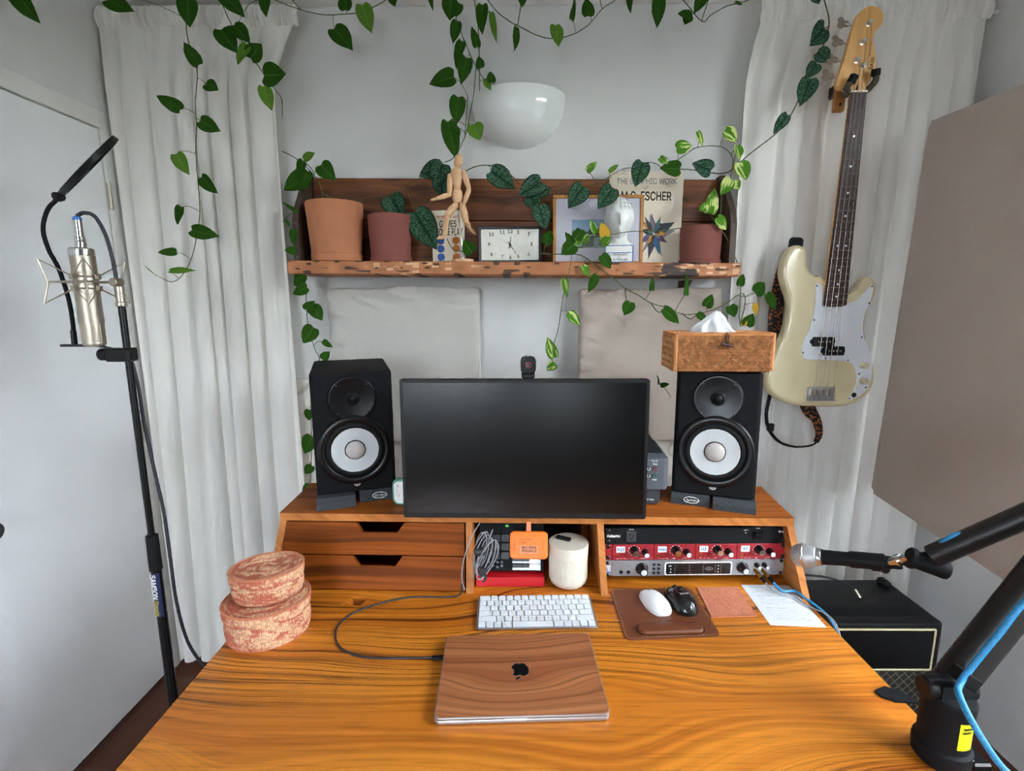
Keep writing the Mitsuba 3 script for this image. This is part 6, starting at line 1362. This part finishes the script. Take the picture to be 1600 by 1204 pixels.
# ================================================================ trailing plants
VINES = [
('hanging_vine', 'long green vine hanging straight down the middle of the left curtain', 2.2,
 [[[-1010,1720,2471],[-1028,1732,2424],[-1039,1726,2349],[-1027,1712,2283],[-1009,1709,2212],[-1033,1723,2123],[-1043,1732,2050],[-1049,1724,1969],[-1045,1710,1806],[-1057,1711,1741],[-1098,1725,1643],[-1143,1732,1581],[-1171,1721,1559],[-1190,1709,1565]]],
 [[-1014,1705,2413,-1023,1708,2338,75,'g',-1030,1731,2413],[-996,1700,2225,-1038,1692,2287,50,'g',-1012,1709,2222],[-975,1693,2166,-935,1687,2148,90,'g',-1016,1713,2187],[-1070,1699,2094,-1131,1685,2140,55,'g',-1037,1727,2092],[-1005,1693,2058,-951,1701,2027,70,'g',-1040,1729,2071],[-1099,1702,1961,-1060,1693,1896,55,'l',-1049,1724,1969],[-1023,1699,1889,-980,1706,1843,65,'g',-1047,1716,1876],[-1105,1706,1798,-1132,1711,1744,65,'g',-1048,1710,1787],[-1072,1698,1725,-987,1695,1702,50,'g',-1063,1713,1727],[-1136,1703,1656,-1189,1689,1653,45,'g',-1104,1726,1634],[-1162,1701,1594,-1078,1692,1599,24,'l',-1155,1727,1572],[-1217,1706,1580,-1246,1693,1614,6,'l',-1190,1709,1565],[-1262,1703,2411,-1190,1708,2377,60,'g',-1036,1728,2370]]),
('hanging_vine', 'green vine hanging down over the inner edge of the left curtain', 2.2,
 [[[-939,1740,2482],[-936,1752,2434],[-909,1746,2367],[-858,1732,2286],[-808,1729,2209],[-781,1743,2167],[-766,1752,2142],[-765,1744,2084]]],
 [[-910,1716,2429,-850,1721,2377,60,'g',-928,1750,2415],[-889,1726,2347,-832,1711,2294,60,'g',-894,1742,2344],[-928,1723,2334,-882,1708,2262,65,'g',-894,1742,2344],[-840,1720,2249,-802,1715,2292,95,'g',-837,1731,2253],[-845,1715,2283,-882,1708,2232,60,'l',-851,1732,2275],[-804,1725,2202,-733,1717,2200,95,'g',-804,1731,2203],[-804,1714,2164,-786,1715,2094,55,'l',-789,1739,2179],[-778,1719,2422,-790,1723,2374,80,'g',-894,1742,2344]]),
('garland_vine', 'thin green garland swag just right of the left curtain top', 2.2,
 [[[-820,1800,2474],[-769,1812,2457],[-707,1806,2433],[-627,1792,2410],[-566,1789,2409],[-502,1803,2423],[-428,1812,2460],[-366,1804,2494]],[[-737,1800,2469],[-709,1812,2436]]],
 [[-548,1776,2414,-541,1768,2461,100,'g',-548,1793,2413],[-592,1785,2364,-532,1781,2305,70,'g',-592,1790,2409],[-495,1780,2430,-466,1771,2345,55,'l',-491,1804,2428],[-397,1772,2455,-388,1779,2425,90,'g',-401,1809,2475],[-276,1773,2465,-266,1778,2412,35,'g',-366,1804,2494]]),
('hanging_vine', 'dense green vine hanging beside the white wall lamp down to the mannequin', 2.2,
 [[[-195,1800,2509],[-197,1812,2459],[-196,1806,2402],[-182,1792,2360],[-156,1789,2298],[-133,1803,2256],[-102,1812,2216],[-57,1804,2197]],[[-141,1800,2508],[-136,1812,2459],[-123,1806,2350],[-122,1792,2177]],[[-133,1800,2255],[-143,1812,2177],[-155,1806,2117],[-174,1792,2034],[-210,1789,1971],[-247,1803,1956]],[[-162,1800,2165],[-176,1812,2040]]],
 [[-208,1778,2441,-218,1785,2389,95,'g',-197,1809,2435],[-181,1778,2430,-195,1785,2395,70,'g',-196,1809,2426],[-191,1781,2380,-204,1771,2315,50,'g',-188,1798,2378],[-176,1784,2321,-205,1784,2248,45,'g',-167,1790,2325],[-162,1783,2272,-180,1779,2196,55,'g',-149,1793,2286],[-205,1776,2214,-285,1775,2193,75,'g',-162,1800,2165],[-107,1774,2423,-110,1775,2344,50,'g',-130,1809,2412],[-79,1782,2405,-67,1776,2316,22,'l',-129,1809,2397],[-128,1785,2307,-141,1774,2365,45,'g',-123,1802,2301],[-114,1778,2241,-126,1782,2279,65,'g',-122,1798,2251],[-81,1778,2197,-83,1779,2234,75,'g',-70,1806,2202],[-104,1782,2206,-82,1788,2177,60,'l',-122,1794,2202],[-193,1788,2156,-203,1790,2074,60,'g',-164,1802,2147],[-228,1785,2080,-206,1773,1958,42,'g',-172,1809,2076],[-205,1783,2060,-205,1788,2011,70,'g',-171,1794,2046],[-142,1778,2068,-122,1776,2019,95,'l',-166,1798,2070]]),
('garland_vine', 'thin green garland in a low swag above the white wall lamp', 2.2,
 [[[-127,1810,2495],[-93,1822,2464],[-62,1816,2425],[-13,1802,2385],[5,1799,2376],[66,1813,2354],[120,1822,2347],[181,1814,2353],[233,1800,2374],[280,1801,2423],[323,1815,2456],[352,1822,2497]],[[268,1810,2473],[283,1822,2434]],[[5,1810,2381],[16,1822,2453],[12,1816,2497]]],
 [[20,1790,2464,20,1797,2427,70,'g',15,1820,2466],[1,1787,2364,-3,1781,2293,35,'g',5,1799,2376],[127,1782,2366,140,1777,2303,65,'l',137,1820,2349],[178,1792,2389,200,1799,2456,30,'g',196,1810,2359],[234,1797,2401,228,1789,2451,80,'g',246,1800,2388],[367,1798,2472,367,1787,2402,35,'g',344,1820,2485]]),
('garland_vine', 'short green vine with drooping leaves along the ceiling edge near the right curtain', 2.2,
 [[[441,1800,2484],[528,1812,2464],[605,1806,2387],[630,1792,2398],[681,1789,2422],[743,1803,2442],[816,1812,2483]],[[627,1800,2464],[607,1812,2389]]],
 [[459,1785,2450,452,1774,2351,40,'g',466,1803,2478],[562,1778,2384,517,1765,2391,90,'g',583,1808,2409],[558,1786,2394,546,1790,2370,110,'g',583,1808,2409],[598,1774,2446,567,1771,2396,60,'g',621,1803,2443],[701,1776,2426,721,1772,2415,50,'g',699,1793,2428]]),
('trailing_vine', 'vine with dark silver-flecked leaves climbing the right curtain', 2.8,
 [[[959,1760,2475],[979,1772,2427],[995,1766,2372],[987,1752,2325],[966,1749,2259],[938,1763,2193],[912,1772,2107],[862,1764,2036],[768,1750,1963],[709,1751,1912],[686,1765,1906],[652,1772,1910],[593,1761,1916],[542,1749,1916],[495,1753,1910]]],
 [[969,1741,2331,919,1728,2278,80,'s',987,1752,2325],[955,1746,2261,993,1737,2229,110,'s',966,1749,2259],[954,1739,2227,924,1725,2182,70,'s',954,1755,2231],[934,1732,2179,908,1722,2096,60,'s',934,1764,2181],[873,1737,2076,834,1744,2022,50,'s',883,1767,2066],[927,1746,2435,950,1742,2400,90,'s',968,1765,2454],[638,1739,1908,580,1740,1934,85,'s',635,1769,1912],[416,1746,1937,393,1738,1863,70,'s',495,1753,1910]]),
('variegated_vine', 'yellow-green variegated vine arching over the right end of the shelf', 2.0,
 [[[511,1740,1931],[555,1752,1961],[594,1746,1983],[661,1732,1981],[697,1729,1956],[711,1743,1924],[704,1752,1874],[682,1744,1836],[675,1730,1765],[655,1731,1740]],[[710,1740,1923],[726,1752,1980]]],
 [[519,1725,1974,568,1719,1985,80,'v',530,1745,1944],[583,1722,2023,605,1723,1979,50,'v',594,1746,1983],[670,1720,2027,714,1721,1991,70,'v',661,1732,1981],[714,1723,1980,721,1708,1933,60,'v',697,1729,1956],[723,1713,1926,740,1701,1870,75,'v',710,1740,1923],[529,1715,1909,464,1705,1910,70,'g',511,1740,1931],[463,1713,1943,486,1703,1921,60,'v',511,1740,1931],[709,1722,1921,726,1727,1892,70,'y',710,1740,1923],[696,1718,1876,667,1711,1828,70,'v',701,1751,1869],[709,1719,1869,730,1719,1845,95,'v',701,1751,1869],[638,1725,1774,657,1731,1854,50,'v',666,1730,1754],[612,1718,1777,628,1719,1810,70,'v',658,1731,1744],[660,1717,1757,699,1721,1720,70,'v',666,1730,1754]]),
('trailing_vine', 'green vine trailing past the right shelf end behind the tissue basket', 2.4,
 [[[656,1745,1743],[681,1757,1730],[704,1751,1704],[730,1737,1646],[752,1734,1588],[766,1748,1540],[772,1757,1486],[770,1749,1431],[770,1735,1399]],[[767,1745,1503],[788,1757,1499],[786,1751,1462],[770,1737,1410]]],
 [[752,1721,1537,760,1726,1577,60,'g',764,1746,1547],[807,1725,1514,842,1727,1547,95,'g',788,1757,1499],[847,1726,1509,880,1718,1455,50,'g',788,1757,1499],[724,1725,1469,740,1711,1433,90,'g',771,1754,1462],[782,1718,1404,799,1715,1445,90,'g',770,1735,1399],[808,1725,1477,819,1729,1436,50,'y',787,1753,1473],[773,1717,1404,772,1715,1434,60,'y',770,1735,1399]]),
('trailing_vine', 'green vine looping below the shelf in front of the right fabric panel', 2.4,
 [[[80,1700,1643],[146,1712,1642],[195,1706,1641],[225,1692,1630],[272,1689,1596],[317,1703,1566],[367,1712,1528],[409,1704,1506],[445,1690,1481],[497,1691,1466],[556,1705,1444],[601,1712,1443],[644,1701,1452],[696,1689,1477],[733,1693,1505]],[[700,1700,1477],[756,1712,1511],[766,1706,1494]],[[554,1700,1446],[587,1712,1427],[608,1706,1440]],[[447,1700,1483],[478,1712,1451],[498,1706,1457]],[[362,1700,1528],[371,1712,1479]]],
 [[277,1680,1634,310,1679,1591,75,'g',259,1690,1606],[218,1684,1602,241,1681,1565,55,'v',232,1692,1625],[262,1681,1571,234,1677,1515,45,'g',272,1689,1596],[445,1682,1523,447,1673,1564,40,'g',430,1696,1492],[375,1681,1483,361,1681,1439,85,'g',370,1710,1486],[486,1675,1462,542,1683,1409,45,'g',490,1691,1468],[559,1684,1508,568,1691,1580,30,'g',531,1699,1453],[626,1677,1468,645,1672,1507,75,'g',638,1703,1451],[599,1676,1445,627,1662,1422,65,'g',608,1706,1440],[186,1672,1668,146,1663,1636,90,'g',188,1707,1641],[96,1686,1674,111,1675,1715,85,'g',89,1702,1643]]),
('variegated_vine', 'white-edged variegated vine hanging from the shelf to just above the black monitor', 2.0,
 [[[537,1690,1721],[495,1702,1717],[425,1696,1712],[363,1682,1709],[286,1679,1697],[226,1693,1691],[189,1702,1676],[183,1694,1644],[172,1680,1588],[152,1681,1493],[141,1695,1403],[125,1702,1338],[120,1691,1278]]],
 [[157,1673,1559,163,1664,1499,40,'v',166,1680,1561],[172,1663,1451,209,1652,1407,55,'v',147,1687,1454],[125,1673,1302,101,1669,1369,50,'v',121,1694,1295],[128,1671,1280,100,1666,1257,80,'v',120,1691,1278],[189,1666,1688,215,1663,1715,90,'g',200,1699,1680],[182,1677,1673,158,1666,1708,50,'g',187,1700,1667],[199,1674,1669,197,1664,1703,60,'v',200,1699,1680],[218,1665,1673,231,1658,1704,55,'v',221,1694,1689],[254,1663,1703,236,1670,1748,40,'v',260,1685,1694],[286,1668,1691,273,1657,1737,65,'y',286,1679,1697],[274,1662,1669,301,1648,1691,80,'v',277,1681,1696]]),
('variegated_vine', 'tiny variegated sprout standing up from the shelf left of the tall book', 1.8,
 [[[317,1800,1906],[275,1812,1890],[259,1806,1910],[239,1792,1925]],[[274,1800,1888],[293,1812,1874]]],
 [[237,1775,1919,272,1770,1948,50,'v',239,1792,1925],[313,1782,1918,346,1789,1945,35,'l',317,1800,1906],[409,1786,1929,394,1777,1913,70,'v',317,1800,1906]]),
('satin_vine', 'trailing plant with large dark silver-marbled leaves behind the wooden mannequin', 2.6,
 [[[-260,1815,1863],[-225,1827,1897],[-188,1821,1925],[-151,1807,1940],[-118,1804,1947],[-82,1818,1949],[-60,1827,1944]],[[-575,1815,1818],[-521,1827,1848],[-449,1821,1855],[-344,1807,1902],[-296,1804,1924]],[[-448,1815,1854],[-428,1827,1847]]],
 [[-260,1797,1938,-336,1803,1915,80,'s',-296,1804,1924],[-247,1789,1948,-287,1793,1880,80,'s',-296,1804,1924],[-256,1793,1908,-260,1796,1842,90,'s',-240,1822,1882],[-87,1792,1924,-2,1792,1875,72,'s',-97,1812,1948],[-352,1795,1792,-274,1783,1670,62,'s',-389,1813,1882],[-433,1799,1846,-399,1803,1772,95,'s',-442,1818,1852]]),
('satin_vine', 'cluster of dark silver-marbled leaves hanging above the right of the alarm clock', 2.6,
 [[[-36,1750,1917],[-4,1762,1891],[32,1756,1857],[62,1742,1830],[83,1739,1784]]],
 [[82,1730,1875,10,1724,1830,80,'s',53,1746,1838],[70,1737,1845,114,1731,1857,100,'s',62,1742,1830],[49,1736,1833,66,1731,1787,110,'s',58,1744,1834],[74,1728,1798,97,1721,1724,75,'s',77,1740,1797]]),
('satin_vine', 'two dark silver-marbled leaves drooping over the picture frame', 2.0,
 [[[140,1770,1859],[184,1782,1870],[234,1776,1872],[285,1762,1875],[324,1759,1860]],[[286,1770,1877],[314,1782,1900]]],
 [[221,1743,1861,174,1734,1795,75,'s',227,1777,1872],[319,1746,1857,274,1732,1790,70,'s',324,1759,1860]]),
('potted_vine', 'heart-leaf plant growing from the big tan terracotta pot', 2.2,
 [[[-778,1750,1982],[-752,1762,1971],[-719,1756,1949],[-682,1742,1915],[-659,1739,1884],[-654,1753,1853],[-656,1762,1803]],[[-717,1750,1948],[-697,1762,1940],[-675,1756,1911]],[[-653,1750,1852],[-601,1762,1817]]],
 [[-698,1731,1950,-659,1726,1971,75,'l',-703,1750,1934],[-639,1722,1930,-596,1711,1883,80,'g',-672,1741,1902],[-694,1737,1896,-768,1725,1852,80,'g',-675,1741,1906],[-699,1728,1944,-724,1735,1904,80,'g',-703,1750,1934],[-685,1724,1911,-715,1718,1850,60,'g',-679,1742,1911]]),
('trailing_vine', 'green vine trailing down the left shelf end behind the left speaker', 2.0,
 [[[-783,1730,1757],[-762,1742,1727],[-750,1736,1657],[-734,1722,1610],[-716,1719,1546],[-725,1733,1492],[-727,1742,1404],[-707,1734,1327],[-688,1720,1290],[-714,1721,1204],[-736,1735,1109],[-747,1742,965],[-761,1731,798]]],
 [[-727,1715,1783,-767,1700,1811,25,'g',-780,1732,1753],[-750,1703,1738,-768,1709,1764,30,'g',-771,1737,1740],[-739,1713,1725,-747,1704,1675,55,'g',-760,1741,1717],[-738,1710,1657,-772,1700,1660,70,'g',-748,1734,1650],[-717,1716,1582,-766,1723,1548,90,'g',-726,1721,1583],[-706,1703,1537,-756,1700,1516,70,'g',-716,1719,1546],[-714,1705,1462,-683,1699,1492,80,'g',-726,1736,1467],[-695,1714,1475,-670,1715,1425,75,'g',-725,1734,1479],[-694,1705,1402,-732,1698,1350,80,'g',-724,1741,1393],[-666,1709,1356,-634,1703,1336,50,'g',-710,1735,1338],[-674,1713,1293,-647,1716,1319,80,'g',-688,1720,1290],[-729,1707,1115,-736,1703,1077,80,'g',-733,1733,1123],[-725,1703,1019,-758,1697,960,75,'g',-742,1739,1027],[-741,1717,908,-765,1714,876,80,'g',-751,1739,917],[-752,1711,838,-782,1710,812,60,'g',-757,1734,846]]),
('fallen_sprig', 'small green leaf peeping out behind the right end of the monitor', 1.6,
 [[[500,1600,1179],[486,1612,1202],[465,1606,1220],[454,1592,1243]]],
 [[460,1581,1220,489,1585,1225,50,'g',460,1600,1230],[452,1576,1225,447,1568,1255,30,'g',456,1594,1240]]),
('trailing_vine', 'single green leaf low behind the wooden mannequin feet, beside the clock', 2.0,
 [[[-237,1745,1700],[-220,1757,1667],[-191,1751,1658],[-157,1737,1652]]],
 [[-150,1731,1652,-181,1728,1689,90,'g',-157,1737,1652]]),
('hanging_vine', 'single dark green leaf hanging from the ceiling above the door', 2.0,
 [[[-1361,1500,2365],[-1371,1512,2331]]],
 [[-1350,1487,2315,-1290,1476,2241,50,'g',-1371,1512,2331]])]
LEAF = {'g': 'leaf_green', 'l': 'leaf_light', 's': 'leaf_satin', 'v': 'leaf_variegated', 'y': 'leaf_yellow'}
def leaf_mesh(b, t, w, nrm, rg):
    """heart-shaped blade from stalk b to tip t: folded along the midrib, curled, with two rounded lobes behind the stalk"""
    ax = t - b; L = np.linalg.norm(ax); ax = ax / L; nrm = nrm - ax * (nrm @ ax); nrm /= np.linalg.norm(nrm); sd = np.cross(ax, nrm)
    tt = np.array([0, .06, .14, .25, .38, .52, .66, .79, .90, 1.0]); hw = np.array([.30, .40, .465, .50, .49, .445, .355, .235, .115, .004])
    ss = np.array([-1, -.8, -.5, -.2, 0, .2, .5, .8, 1.0])
    fold, curl, bend = rg.uniform(.18, .42), rg.uniform(.02, .20), rg.uniform(-.07, .07)
    V, U = [], []
    for T_, H in zip(tt, hw):
        for s in ss:
            x = T_ - .11 * abs(s) ** 1.1 * (1 - abs(s) ** 6 * .45) * (1 - T_) ** 2.2
            y = s * H * w * 1.12 + bend * T_ * T_
            z = fold * abs(s) * H * w * .8 - curl * T_ * T_ * 1.0 + .03 * math.sin(6 * T_ + s * 2) * abs(s)
            V.append(b + L * (x * ax + y * sd + z * nrm)); U.append((s, T_))
    n = len(ss); F = []
    for i in range(len(tt) - 1):
        for j in range(n - 1):
            a = i * n + j; F += [(a, a + 1, a + n + 1), (a, a + n + 1, a + n)]
    return TM(np.array(V), np.array(F), process=False), np.array(U)
rgv = np.random.default_rng(77)
for name, label, r, stems, leaves in VINES:
    k = thing(name, label, 'plant')
    ms = []
    for st in stems:
        P = np.array(st) / 1000
        c = curve(P, 7) if len(P) > 2 else P
        ms.append(tube(c, np.linspace(.72, .62, len(c)) * r / 1000, 7))
    for (bx_, by_, bz_, tx_, ty_, tz_, w, kind, sx_, sy_, sz_) in leaves:
        b = np.array([bx_, by_, bz_]) / 1000; t = np.array([tx_, ty_, tz_]) / 1000; s = np.array([sx_, sy_, sz_]) / 1000
        d = np.linalg.norm(b - s)
        if d > .004:
            mid = (b + s) / 2 + np.array([0, -.008, .12 * d if d < .12 else .02])
            ms.append(tube(curve([s, mid, b], 5), r * .00042, 6))
    part(k, 'stem', cat(ms), 'stem_brown' if ('satin' in name or 'flecked' in label) else 'stem_green', True)
    for (bx_, by_, bz_, tx_, ty_, tz_, w, kind, *_) in leaves:
        b = np.array([bx_, by_, bz_]) / 1000; t = np.array([tx_, ty_, tz_]) / 1000
        nrm = np.array([rgv.uniform(-.35, .35), -1, rgv.uniform(.0, .5)])
        if kind == 'g' and w < 40: nrm = nrm + np.array([rgv.choice([-1, 1]) * .7, 0, 0])
        m, uv = leaf_mesh(b, t, w / 100, nrm, rgv)
        part(k, 'leaf', m, LEAF[kind], True, uv=uv)
